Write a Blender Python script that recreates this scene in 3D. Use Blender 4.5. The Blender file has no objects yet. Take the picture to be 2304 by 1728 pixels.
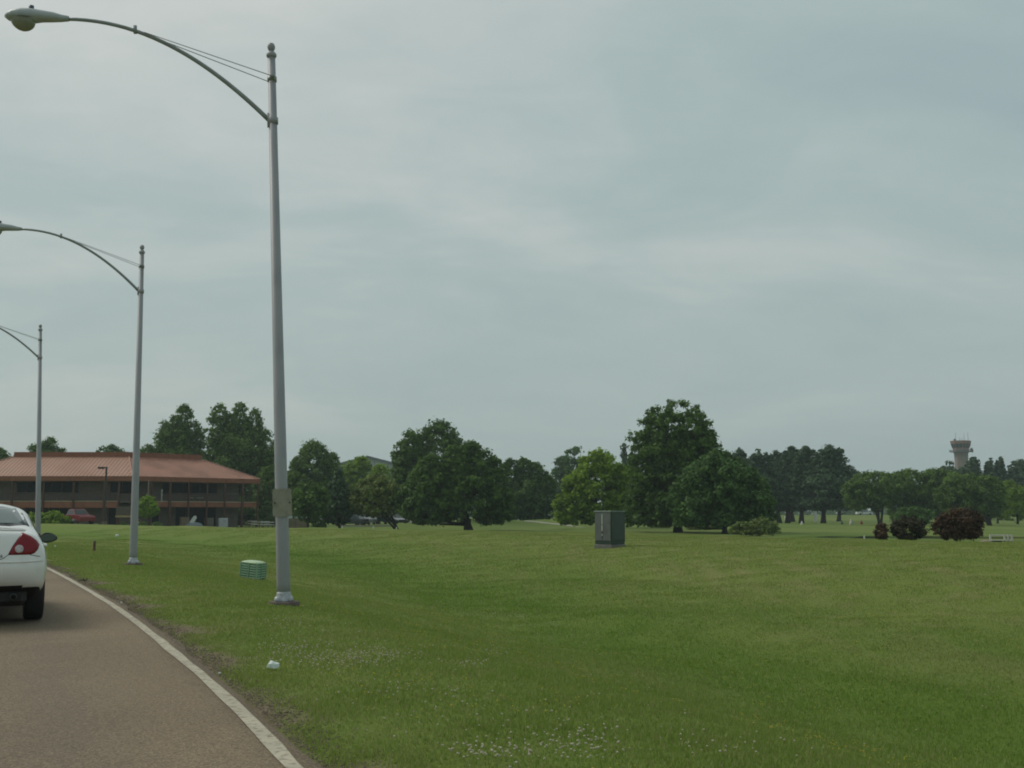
import bpy, bmesh, math, random
import numpy as np
from mathutils import Vector, Matrix
from mathutils.bvhtree import BVHTree
R = math.radians
scene = bpy.context.scene
COL = scene.collection

# ------------------------------------------------------------------ camera
FPX = 2600.0; HOR = 1157.0; EYE = 1.30          # in pixels of the 2304 wide photograph
PITCH = math.atan((HOR - 864) / FPX)
cam_d = bpy.data.cameras.new('camera'); cam = bpy.data.objects.new('camera', cam_d); COL.objects.link(cam)
cam_d.sensor_width = 36; cam_d.lens = 36 * FPX / 2304; cam_d.clip_start = 0.1; cam_d.clip_end = 6000
cam.location = (0, 0, EYE); cam.rotation_euler = (R(90) + PITCH, 0, 0)
scene.camera = cam
scene.render.resolution_x = 1024; scene.render.resolution_y = 768
try: scene.cycles.filter_width = 1.9
except Exception: pass
# ------------------------------------------------------------------ colour management
vs = scene.view_settings
vs.view_transform = 'Standard'; vs.look = 'None'; vs.gamma = 1; vs.exposure = 0; vs.use_curve_mapping = False
# ------------------------------------------------------------------ sky and sun (thin overcast, light from the left)
SUN_EL, SUN_AZ = 48.0, -65.0                    # azimuth measured from +Y towards +X
world = bpy.data.worlds.new('World'); scene.world = world; world.use_nodes = True
nt = world.node_tree; nt.nodes.clear()
def N(t, **k):
    n = nt.nodes.new(t)
    for a, b in k.items(): setattr(n, a, b)
    return n
L = lambda a, b: nt.links.new(a, b)
out = N('ShaderNodeOutputWorld'); bg = N('ShaderNodeBackground'); bg.inputs[1].default_value = 0.1; L(bg.outputs[0], out.inputs[0])
sky = N('ShaderNodeTexSky', sky_type='NISHITA'); sky.sun_disc = False
sky.sun_elevation = R(SUN_EL); sky.sun_rotation = R(SUN_AZ); sky.air_density = 1.6; sky.dust_density = 4
tc = N('ShaderNodeTexCoord'); sep = N('ShaderNodeSeparateXYZ'); L(tc.outputs['Generated'], sep.inputs[0])
def M(op, a, b=None, c=None, clamp=False):
    n = N('ShaderNodeMath', operation=op); n.use_clamp = clamp
    for i, q in enumerate((a, b, c)):
        if q is None: continue
        if hasattr(q, 'links') or hasattr(q, 'is_linked'): L(q, n.inputs[i])
        else: n.inputs[i].default_value = q
    return n.outputs[0]
zc = M('ADD', M('ABSOLUTE', sep.outputs[2]), 0.30)
px = M('DIVIDE', sep.outputs[0], zc); py = M('DIVIDE', sep.outputs[1], zc)
cmb = N('ShaderNodeCombineXYZ'); L(px, cmb.inputs[0]); L(py, cmb.inputs[1])
def cloud(scale, rot, loc, detail=6, rough=0.55, dist=0.6):
    mp = N('ShaderNodeMapping'); mp.inputs['Rotation'].default_value = (0, 0, R(rot)); mp.inputs['Scale'].default_value = scale
    mp.inputs['Location'].default_value = loc
    L(cmb.outputs[0], mp.inputs[0])
    nz = N('ShaderNodeTexNoise'); nz.inputs['Scale'].default_value = 1; nz.inputs['Detail'].default_value = detail
    nz.inputs['Roughness'].default_value = rough; nz.inputs['Distortion'].default_value = dist
    L(mp.outputs[0], nz.inputs['Vector']); return nz.outputs[0]
c1 = cloud((1.5, 2.3, 1), -16, (3.1, 1.7, 0), 6, .5, .9); c2 = cloud((4.5, 7.5, 1), -14, (0.4, 7.7, 0), 5, 0.6, 0.8)
c3 = cloud((0.6, 0.9, 1), 20, (5, 2.0, 0), 2)
cl = M('ADD', M('ADD', M('MULTIPLY', c1, 0.55), M('MULTIPLY', c2, 0.17)), M('MULTIPLY', c3, 0.28))
# glow of the veiled sun
dotn = N('ShaderNodeVectorMath', operation='DOT_PRODUCT'); L(tc.outputs['Generated'], dotn.inputs[0])
dotn.inputs[1].default_value = (math.cos(R(SUN_EL)) * math.sin(R(SUN_AZ)), math.cos(R(SUN_EL)) * math.cos(R(SUN_AZ)), math.sin(R(SUN_EL)))
glow = M('MULTIPLY_ADD', dotn.outputs['Value'], 0.5, 0.5)
glow = M('POWER', glow, 1.6)
cl2 = M('ADD', M('MULTIPLY', M('SUBTRACT', cl, 0.5), 1.9), M('MULTIPLY_ADD', glow, 0.95, -0.05), clamp=True)
fade = M('SUBTRACT', 1.0, M('MULTIPLY', M('SUBTRACT', 0.26, M('ABSOLUTE', sep.outputs[2]), clamp=True), 2.4))
ramp = N('ShaderNodeValToRGB'); e = ramp.color_ramp.elements
e[0].position = 0.0; e[0].color = (0.30, 0.395, 0.418, 1); e[1].position = 1.0; e[1].color = (0.62, 0.64, 0.612, 1)
m_ = ramp.color_ramp.elements.new(0.5); m_.color = (0.405, 0.495, 0.488, 1)
L(cl2, ramp.inputs[0])
hz = N('ShaderNodeMixRGB'); hz.inputs[1].default_value = (0.385, 0.468, 0.452, 1); L(ramp.outputs[0], hz.inputs[2]); L(fade, hz.inputs[0])
sc_ = N('ShaderNodeVectorMath', operation='SCALE'); L(hz.outputs[0], sc_.inputs[0]); sc_.inputs['Scale'].default_value = 10.0
mixs = N('ShaderNodeMixRGB'); mixs.inputs[0].default_value = 0.93; L(sky.outputs[0], mixs.inputs[1]); L(sc_.outputs[0], mixs.inputs[2])
L(mixs.outputs[0], bg.inputs[0])
sun_d = bpy.data.lights.new('sun', 'SUN'); sun_d.energy = 1.35; sun_d.angle = R(24); sun_d.color = (1.0, 0.96, 0.88)
sun = bpy.data.objects.new('sun', sun_d); COL.objects.link(sun)
sdir = Vector((math.cos(R(SUN_EL)) * math.sin(R(SUN_AZ)), math.cos(R(SUN_EL)) * math.cos(R(SUN_AZ)), math.sin(R(SUN_EL))))
sun.rotation_euler = sdir.to_track_quat('Z', 'Y').to_euler(); sun.location = sdir * 50 + Vector((0, 0, 10))

# ------------------------------------------------------------------ picture <-> place
def ray(u, v):
    a = (u - 1152) / FPX; b = (864 - v) / FPX
    c, s = math.cos(PITCH), math.sin(PITCH)
    return Vector((a, c - b * s, s + b * c))
def at(u, v, Y):
    d = ray(u, v); return Vector((0, 0, EYE)) + d * (Y / d.y)

# ------------------------------------------------------------------ terrain
LINE = np.array([(-60, 14), (-30, 8.4), (-12, 4.6), (0, 1.20), (3, .08), (6.2, -1.14), (7.16, -1.51), (8.99, -2.26), (10.55, -2.94), (12.73, -3.88), (15.63, -5.17),
                 (17.79, -6.17), (20.4, -7.41), (23.59, -8.94), (27.98, -11.08), (34, -14.2), (45, -20.4), (60, -30.3), (80, -46), (110, -73), (150, -115)], float)
_ys = np.linspace(-60, 150, 2101); _xs = np.interp(_ys, LINE[:, 0], LINE[:, 1])
for _ in range(3):
    k = np.ones(15) / 15; p = np.pad(_xs, 7, mode='reflect', reflect_type='odd'); _xs = np.convolve(p, k, 'valid')
def line_x(y): return np.interp(y, _ys, _xs)
def line_t(y): return (line_x(np.asarray(y) + .5) - line_x(np.asarray(y) - .5))
def sdist(x, y):
    g = line_t(y); return (x - line_x(y)) / np.sqrt(1 + g * g)
def sm(t): t = np.clip(t, 0, 1); return t * t * (3 - 2 * t)
def nz(x, y, sc, seed=0):
    r = np.random.RandomState(seed); o = 0
    for i in range(7):
        a = r.rand() * 6.283; f = (0.6 + 0.9 * r.rand()) * 6.283 / sc; ph = r.rand() * 6.283
        o = o + np.sin((x * math.cos(a) + y * math.sin(a)) * f + ph + 1.3 * np.sin((x * math.sin(a) - y * math.cos(a)) * f * .57 + ph * 2))
    return o / 3.2
DCY = [0, 11, 23, 40, 57, 80]; DCS = [6.8, 7.6, 9.0, 11.5, 13.5, 12]
ZC = [.40, .37, .28, .20, .24, .24, .24]; DRUN = [34, 34, 30, 22, 20]
def zt(x, y):
    x = np.asarray(x, float); y = np.asarray(y, float)
    s = sdist(x, y); az = x / np.maximum(y, 8)
    dc = np.interp(y, DCY, DCS); dd = np.interp(y, [0, 12, 30, 50, 75], [1.0, 1.0, .95, .6, .12])
    scr = np.interp(az, [-.5, -.33, -.2, 0, .14, .44, .9], [13, 15, 20, 25, 26.5, 30, 32])
    zc = np.interp(az, [-.5, -.33, 0, .14, .3, .45, .9], ZC); drun = np.interp(az, [-.33, 0, .14, .3, .45], DRUN)
    scr = np.maximum(scr, dc + 6.5)
    ditch = -dd * sm((s - 1.6) / (dc - 1.6)) - .03 * sm((s) / .8)
    up = -dd - .03 + (zc + dd + .03) * sm((s - dc) / (scr - dc))
    zf = -.5 + .25 * sm((y - 110) / 90) + 0 * x
    down = zc + (zf - zc) * sm((s - scr) / drun)
    z = np.where(s < dc, ditch, np.where(s < scr, up, down))
    z = np.where(s < 0.12, -.06, z)
    z = np.where(s < -9.0, -.06 - .4 * sm((-9 - s) / 6), z)
    amp = sm((s - 2) / 6)
    z = z + amp * (np.where(s < scr - 3, .075, .045) * nz(x, y, 7.5, 3) + .018 * nz(x, y, 2.6, 5))
    # golf course mounds
    for (mx, my, h, rx, ry) in MOUNDS:
        z = z + h * np.exp(-((x - mx) / rx) ** 2 - ((y - my) / ry) ** 2)
    # creek bed on the right
    cy = creek_y(x); w = sm((x - 20) / 5)
    z = z - .55 * w * sm((y - (cy - 4)) / 3.5) * (1 - sm((y - (cy + .2)) / .5))
    z = z + .10 * w * np.exp(-((y - cy - 3) / 3) ** 2)
    return z
def creek_y(x): return 92 + 1.2 * np.sin(np.asarray(x) * .13) - .02 * (np.asarray(x) - 20)
MOUNDS = [(-2, 152, .75, 9, 9), (9, 160, .9, 9, 8), (-14, 150, .4, 9, 8), (22, 138, .5, 8, 7), (12, 128, .25, 6, 6), (60, 300, 1.0, 60, 40), (120, 330, 1.0, 60, 40)]
def zg(x, y): return float(zt(x, y))
GT = np.concatenate([np.arange(3, 20, .03), np.arange(20, 60, .15), np.arange(60, 300, 1)])
def ground_hit(u, v):
    d = ray(u, v); kx = d.x / d.y; kz = d.z / d.y
    T_ = GT[(GT > .55 * EYE / max(-kz, .004)) & (GT < 2.6 * EYE / max(-kz, .004))]
    hit_ = np.nonzero(EYE + kz * T_ <= zt(kx * T_, T_))[0]; t = T_[hit_[0]] if len(hit_) else T_[-1]
    return Vector((kx * t, t, zg(kx * t, t)))
def gpos(u, Y):
    x = ray(u, 1170).x / ray(u, 1170).y * Y
    return Vector((x, Y, zg(x, Y)))

# ------------------------------------------------------------------ material helpers
def nodes_of(name):
    m = bpy.data.materials.new(name); m.use_nodes = True; t = m.node_tree
    b = t.nodes['Principled BSDF']; return m, t, b
def mat(name, col, rough=.6, metal=0, var=.12, scale=6., bump=0., bscale=40., spec=.5, coat=0., stretch=(1, 1, 1), dirt=None, dscale=1.5, dlo=.5, dhi=.7):
    m, t, b = nodes_of(name); n = t.nodes
    b.inputs['Roughness'].default_value = rough; b.inputs['Metallic'].default_value = metal
    b.inputs['Specular IOR Level'].default_value = spec; b.inputs['Coat Weight'].default_value = coat
    c = n.new('ShaderNodeTexCoord'); mp = n.new('ShaderNodeMapping'); t.links.new(c.outputs['Object'], mp.inputs[0]); mp.inputs['Scale'].default_value = stretch
    q = n.new('ShaderNodeTexNoise'); q.inputs['Scale'].default_value = scale; q.inputs['Detail'].default_value = 6; t.links.new(mp.outputs[0], q.inputs['Vector'])
    r = n.new('ShaderNodeValToRGB'); r.color_ramp.elements[0].position = .3; r.color_ramp.elements[1].position = .7
    r.color_ramp.elements[0].color = (*[x * (1 - var) for x in col], 1); r.color_ramp.elements[1].color = (*[min(1, x * (1 + var)) for x in col], 1)
    t.links.new(q.outputs[0], r.inputs[0]); src = r.outputs[0]
    if dirt:
        q2 = n.new('ShaderNodeTexNoise'); q2.inputs['Scale'].default_value = dscale; q2.inputs['Detail'].default_value = 8; t.links.new(mp.outputs[0], q2.inputs['Vector'])
        r2 = n.new('ShaderNodeValToRGB'); r2.color_ramp.elements[0].position = dlo; r2.color_ramp.elements[1].position = dhi; t.links.new(q2.outputs[0], r2.inputs[0])
        mx = n.new('ShaderNodeMixRGB'); t.links.new(r2.outputs[0], mx.inputs[0]); t.links.new(src, mx.inputs[1]); mx.inputs[2].default_value = (*dirt, 1); src = mx.outputs[0]
    t.links.new(src, b.inputs['Base Color'])
    if bump:
        q3 = n.new('ShaderNodeTexNoise'); q3.inputs['Scale'].default_value = bscale; q3.inputs['Detail'].default_value = 5; t.links.new(mp.outputs[0], q3.inputs['Vector'])
        bp = n.new('ShaderNodeBump'); bp.inputs['Strength'].default_value = bump; bp.inputs['Distance'].default_value = .02
        t.links.new(q3.outputs[0], bp.inputs['Height']); t.links.new(bp.outputs[0], b.inputs['Normal'])
    return m
def leaf_mat(name, col, var=.35, trans=.22):
    m, t, b = nodes_of(name); n = t.nodes; o = n['Material Output']
    a = n.new('ShaderNodeAttribute'); a.attribute_name = 'tint'
    r = n.new('ShaderNodeValToRGB'); e = r.color_ramp.elements
    e[0].color = (*[x * (1 - var) for x in col], 1); e[1].color = (col[0] * (1 + var * 1.3), col[1] * (1 + var), col[2] * (1 + var * .6), 1)
    t.links.new(a.outputs['Fac'], r.inputs[0]); t.links.new(r.outputs[0], b.inputs['Base Color'])
    b.inputs['Roughness'].default_value = .65; b.inputs['Specular IOR Level'].default_value = .25
    tr = n.new('ShaderNodeBsdfTranslucent'); t.links.new(r.outputs[0], tr.inputs[0])
    mx = n.new('ShaderNodeMixShader'); mx.inputs[0].default_value = trans
    t.links.new(b.outputs[0], mx.inputs[1]); t.links.new(tr.outputs[0], mx.inputs[2]); t.links.new(mx.outputs[0], o.inputs[0])
    return m

# ------------------------------------------------------------------ mesh helpers
def tag(o, label=None, cat=None, group=None, kind=None):
    if label: o['label'] = label
    if cat: o['category'] = cat
    if group: o['group'] = group
    if kind: o['kind'] = kind
    return o
def empty(name, loc, rz=0, label=None, cat=None, group=None):
    o = bpy.data.objects.new(name, None); COL.objects.link(o); o.location = loc; o.rotation_euler = (0, 0, rz); o.empty_display_size = .3
    return tag(o, label, cat, group)
def link(name, me, mats=None, parent=None, loc=None, smooth=False):
    if mats:
        for m in (mats if isinstance(mats, (list, tuple)) else [mats]): me.materials.append(m)
    if smooth:
        me.polygons.foreach_set('use_smooth', [True] * len(me.polygons))
    o = bpy.data.objects.new(name, me); COL.objects.link(o)
    if parent: o.parent = parent
    if loc is not None: o.location = loc
    return o
def copy_tree(o, parent=None):
    c = o.copy(); COL.objects.link(c)
    if parent: c.parent = parent
    for ch in o.children: copy_tree(ch, c)
    return c
class MB:
    def __init__(s): s.v = []; s.f = []; s.mi = []
    def add(s, vs, fs, mi=0):
        k = len(s.v); s.v += [tuple(p) for p in vs]; s.f += [tuple(i + k for i in f) for f in fs]; s.mi += [mi] * len(fs); return s
    def box(s, c, d, M=None, mi=0, taper=1):
        x, y, z = d[0] / 2, d[1] / 2, d[2] / 2
        vs = [(-x, -y, -z), (x, -y, -z), (x, y, -z), (-x, y, -z), (-x * taper, -y * taper, z), (x * taper, -y * taper, z), (x * taper, y * taper, z), (-x * taper, y * taper, z)]
        vs = [Vector(p) for p in vs]
        if M is not None: vs = [M @ p for p in vs]
        vs = [p + Vector(c) for p in vs]
        return s.add(vs, [(0, 3, 2, 1), (4, 5, 6, 7), (0, 1, 5, 4), (1, 2, 6, 5), (2, 3, 7, 6), (3, 0, 4, 7)], mi)
    def bbox(s, c, d, b=.01, mi=0):          # bevelled upright box
        x, y, z = d[0] / 2, d[1] / 2, d[2] / 2; b = min(b, x * .9, y * .9, z * .9); vs = []; fs = []
        for (zz, q) in ((-z, b), (-z + b, 0), (z - b, 0), (z, b)):
            vs += [(c[0] + a[0], c[1] + a[1], c[2] + zz) for a in ((-x + b, -y + q), (x - b, -y + q), (x - q, -y + b), (x - q, y - b), (x - b, y - q), (-x + b, y - q), (-x + q, y - b), (-x + q, -y + b))]
        for r in range(3):
            for i in range(8): fs.append((r * 8 + i, r * 8 + (i + 1) % 8, r * 8 + 8 + (i + 1) % 8, r * 8 + 8 + i))
        fs.append(tuple(range(7, -1, -1))); fs.append(tuple(range(24, 32)))
        return s.add(vs, fs, mi)
    def tube(s, pts, rad, n=8, caps=True, mi=0, up=None):
        pts = [Vector(p) for p in pts]; m = len(pts)
        if not hasattr(rad, '__len__'): rad = [rad] * m
        vs = []; fs = []; prev = None
        for i, p in enumerate(pts):
            t = (pts[min(i + 1, m - 1)] - pts[max(i - 1, 0)]).normalized()
            if prev is None:
                a = Vector(up) if up else (Vector((0, 0, 1)) if abs(t.z) < .9 else Vector((1, 0, 0)))
                x = t.cross(a).normalized()
            else:
                x = (prev - t * prev.dot(t)).normalized()
            prev = x; y = t.cross(x)
            for k in range(n):
                a = 2 * math.pi * k / n; vs.append(p + (x * math.cos(a) + y * math.sin(a)) * rad[i])
        for i in range(m - 1):
            for k in range(n): fs.append((i * n + k, i * n + (k + 1) % n, (i + 1) * n + (k + 1) % n, (i + 1) * n + k))
        if caps: fs.append(tuple(range(n - 1, -1, -1))); fs.append(tuple(range((m - 1) * n, m * n)))
        return s.add(vs, fs, mi)
    def lathe(s, prof, n=16, c=(0, 0, 0), M=None, mi=0, capb=True, capt=True):
        vs = []; fs = []
        for (r, z) in prof:
            for k in range(n):
                a = 2 * math.pi * k / n; p = Vector((r * math.cos(a), r * math.sin(a), z))
                if M is not None: p = M @ p
                vs.append(p + Vector(c))
        for i in range(len(prof) - 1):
            for k in range(n): fs.append((i * n + k, i * n + (k + 1) % n, (i + 1) * n + (k + 1) % n, (i + 1) * n + k))
        if capb: fs.append(tuple(range(n - 1, -1, -1)))
        if capt: fs.append(tuple(range((len(prof) - 1) * n, len(prof) * n)))
        return s.add(vs, fs, mi)
    def prism(s, poly, y0, y1, M=None, mi=0):       # polygon in x,z extruded along y
        n = len(poly); vs = [Vector((p[0], y0, p[1])) for p in poly] + [Vector((p[0], y1, p[1])) for p in poly]
        if M is not None: vs = [M @ p for p in vs]
        fs = [tuple(range(n)), tuple(range(2 * n - 1, n - 1, -1))] + [(i, i + n, (i + 1) % n + n, (i + 1) % n) for i in range(n)]
        return s.add(vs, fs, mi)
    def build(s, name, mats, parent=None, smooth=False, loc=None):
        me = bpy.data.meshes.new(name); me.from_pydata(s.v, [], s.f)
        if any(s.mi): me.polygons.foreach_set('material_index', s.mi)
        o = link(name, me, mats, parent, loc, smooth); return o
def fast_mesh(name, verts, quads, tint=None):
    me = bpy.data.meshes.new(name); nv = len(verts); nf = len(quads); k = quads.shape[1]
    me.vertices.add(nv); me.vertices.foreach_set('co', verts.astype(np.float32).ravel())
    me.loops.add(nf * k); me.loops.foreach_set('vertex_index', quads.astype(np.int32).ravel())
    me.polygons.add(nf); me.polygons.foreach_set('loop_start', (np.arange(nf) * k).astype(np.int32))
    if tint is not None:
        a = me.attributes.new('tint', 'FLOAT', 'POINT'); a.data.foreach_set('value', tint.astype(np.float32))
    me.update(calc_edges=True); return me

# ------------------------------------------------------------------ ground sheet
def axis(parts):
    o = [parts[0][0]]
    for a, b, st in parts:
        n = max(1, int(round((b - a) / st))); o += list(np.linspace(a, b, n + 1)[1:])
    return np.array(o)
def grass_nodes(m, t, b, blade=False):
    n = t.nodes; lk = t.links.new
    c = n.new('ShaderNodeTexCoord')
    def noise(s, d=5, r=.55, st=(1, 1, 1), rot=0):
        mp = n.new('ShaderNodeMapping'); mp.inputs['Scale'].default_value = st; mp.inputs['Rotation'].default_value = (0, 0, rot); lk(c.outputs['Object'], mp.inputs[0])
        q = n.new('ShaderNodeTexNoise'); q.inputs['Scale'].default_value = s; q.inputs['Detail'].default_value = d; q.inputs['Roughness'].default_value = r; lk(mp.outputs[0], q.inputs['Vector']); return q.outputs[0]
    def rampn(f, lo, hi, c0=(0, 0, 0, 1), c1=(1, 1, 1, 1)):
        r = n.new('ShaderNodeValToRGB'); e = r.color_ramp.elements; e[0].position = lo; e[1].position = hi; e[0].color = c0; e[1].color = c1; lk(f, r.inputs[0]); return r.outputs[0]
    def mix(f, a, b_):
        x = n.new('ShaderNodeMixRGB')
        if isinstance(f, float): x.inputs[0].default_value = f
        else: lk(f, x.inputs[0])
        for i, q in ((1, a), (2, b_)):
            if isinstance(q, tuple): x.inputs[i].default_value = (*q, 1)
            else: lk(q, x.inputs[i])
        return x.outputs[0]
    def math_(op, a, b_, cl=False):
        x = n.new('ShaderNodeMath'); x.operation = op; x.use_clamp = cl
        for i, q in ((0, a), (1, b_)):
            if isinstance(q, (int, float)): x.inputs[i].default_value = q
            else: lk(q, x.inputs[i])
        return x.outputs[0]
    wet = n.new('ShaderNodeAttribute'); wet.attribute_name = 'wet'
    g1 = noise(.22, 6, .6); g2 = noise(1.3, 5, .6, (1, .55, 1), .5); g3 = noise(14, 4, .7)
    lush = (0.098, 0.162, 0.024); olive = (0.148, 0.192, 0.044); dry = (0.225, 0.212, 0.090)
    k = 1.62 if blade else 1.12
    g4 = noise(.9, 4, .55, (1, .10, 1), -.34)
    S = lambda c_: tuple(q * k for q in c_)
    f = math_('ADD', wet.outputs['Fac'], math_('MULTIPLY', math_('SUBTRACT', g1, .5), 1.7), True)
    f = math_('ADD', f, math_('MULTIPLY', math_('SUBTRACT', g2, .5), .7), False)
    f = math_('ADD', f, math_('MULTIPLY', math_('SUBTRACT', g4, .5), 1.3), True)
    base = mix(f, S(olive), S(lush))
    base = mix(math_('MULTIPLY', rampn(g2, .52, .75), math_('SUBTRACT', .8, wet.outputs['Fac'], True)), base, S(dry))
    base = mix(math_('MULTIPLY', math_('MULTIPLY', rampn(g4, .54, .72), .55), math_('SUBTRACT', 1.0, wet.outputs['Fac'], True)), base, S(dry))
    base = mix(math_('MULTIPLY', rampn(g3, .35, .75), .22), base, S((.11, .10, .03)))
    return base, noise, rampn, mix, math_
def ground_material():
    m, t, b = nodes_of('grass_ground'); n = t.nodes; lk = t.links.new
    base, noise, rampn, mix, math_ = grass_nodes(m, t, b)
    far = n.new('ShaderNodeAttribute'); far.attribute_name = 'far'
    dirt = n.new('ShaderNodeAttribute'); dirt.attribute_name = 'dirt'
    bank = n.new('ShaderNodeAttribute'); bank.attribute_name = 'bank'
    turf = mix(rampn(noise(.09, 4, .6, (1, .4, 1)), .35, .65), (0.105, 0.160, 0.034), (0.160, 0.195, 0.052))
    base = mix(far.outputs['Fac'], base, turf)
    soil = mix(rampn(noise(22, 6, .7), .3, .7), (0.12, 0.092, 0.06), (0.27, 0.215, 0.15))
    base = mix(dirt.outputs['Fac'], base, soil)
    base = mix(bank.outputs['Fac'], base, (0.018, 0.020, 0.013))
    lk(base, b.inputs['Base Color']); b.inputs['Roughness'].default_value = .95; b.inputs['Specular IOR Level'].default_value = .1
    bp = n.new('ShaderNodeBump'); bp.inputs['Strength'].default_value = .8; bp.inputs['Distance'].default_value = .06
    lk(noise(9, 6, .75), bp.inputs['Height']); lk(bp.outputs[0], b.inputs['Normal']); return m
def dirt_f(x, y):
    s = sdist(x, y); a = nz(x, y, 2.3, 11) * .35 + nz(x, y, .7, 12) * .2 + nz(x, y, 9, 13) * .25
    w = .20 + .66 * a
    return sm((w - (s - .25)) / .22) * (s > -1)
def wet_f(x, y):
    s = sdist(x, y); dc = np.interp(y, DCY, DCS)
    w = 0.80 * np.exp(-((s - dc - .3) / 2.3) ** 2) + .35 * np.exp(-((s - dc - 4.5) / 1.2) ** 2) * (y > 16) + .28 * np.exp(-((s - 3.2) / 2.5) ** 2)
    w = w + .12 - .22 * sm((s - 13) / 8)
    return np.clip(w, 0, 1)
def far_f(x, y):
    s = sdist(x, y); scr = np.interp(x / np.maximum(y, 8), [-.5, -.33, -.2, 0, .14, .44, .9], [13, 15, 20, 25, 26.5, 30, 32])
    return sm((s - scr - 3) / 14)
GX = axis([(-1300, -400, 90), (-400, -120, 14), (-120, -36, 3), (-36, -16, .8), (-16, 10, .3), (10, 34, .8), (34, 130, 3), (130, 400, 14), (400, 1300, 90)])
GY = axis([(-60, -4, 4), (-4, 4, .8), (4, 28, .3), (28, 60, .7), (60, 88, 2), (88, 98, .5), (98, 200, 3), (200, 420, 12), (420, 1300, 80)])
xx, yy = np.meshgrid(GX, GY); zz = zt(xx, yy)
V = np.stack([xx.ravel(), yy.ravel(), zz.ravel()], 1); nx, ny = len(GX), len(GY)
ii, jj = np.meshgrid(np.arange(nx - 1), np.arange(ny - 1)); a0 = (jj * nx + ii).ravel()
Q = np.stack([a0, a0 + 1, a0 + nx + 1, a0 + nx], 1)
gm = fast_mesh('ground', V, Q)
for nm, fn in (('wet', wet_f), ('dirt', dirt_f), ('far', far_f)):
    at_ = gm.attributes.new(nm, 'FLOAT', 'POINT'); at_.data.foreach_set('value', fn(V[:, 0], V[:, 1]).astype(np.float32))
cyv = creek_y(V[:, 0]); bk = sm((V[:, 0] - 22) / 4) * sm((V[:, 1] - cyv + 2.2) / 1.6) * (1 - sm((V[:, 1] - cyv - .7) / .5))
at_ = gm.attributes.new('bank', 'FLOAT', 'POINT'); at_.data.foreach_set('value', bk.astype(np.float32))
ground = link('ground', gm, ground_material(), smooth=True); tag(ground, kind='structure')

# creek water
w = MB(); xs = np.linspace(22, 130, 40)
for i in range(39):
    x0, x1 = xs[i], xs[i + 1]; y0, y1 = float(creek_y(x0)), float(creek_y(x1))
    w.add([(x0, y0 - 2.2, -.80), (x1, y1 - 2.2, -.80), (x1, y1 + .3, -.80), (x0, y0 + .3, -.80)], [(0, 1, 2, 3)])
tag(w.build('water', mat('creek_water', (.02, .025, .02), .12, var=.2)), kind='structure')

# ------------------------------------------------------------------ road
def strip(s0, s1, z, y0=-55, y1=140, st=.6, thick=0, wav=0, seed=0):
    mb = MB(); ys = np.arange(y0, y1, st); vs = []; fs = []
    for i, y in enumerate(ys):
        g = float(line_t(y)); c = math.sqrt(1 + g * g); x = float(line_x(y)); nxx, nyy = 1 / c, -g / c
        w0 = wav * float(nz(y, 3.1, 1.9, seed)) ; w1 = wav * float(nz(y, 7.1, 1.3, seed + 1))
        vs += [(x + nxx * (s0 + w0), y + nyy * (s0 + w0), z), (x + nxx * (s1 + w1), y + nyy * (s1 + w1), z)]
        if thick: vs += [(x + nxx * s0, y + nyy * s0, z - thick), (x + nxx * (s1 + w1 + .03), y + nyy * (s1 + w1 + .03), z - thick)]
    k = 4 if thick else 2
    for i in range(len(ys) - 1):
        a = i * k; b = a + k
        fs.append((a, a + 1, b + 1, b))
        if thick: fs.append((a + 1, a + 3, b + 3, b + 1)); fs.append((a, b, b + 2, a + 2))
    mb.add(vs, fs); return mb
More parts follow.
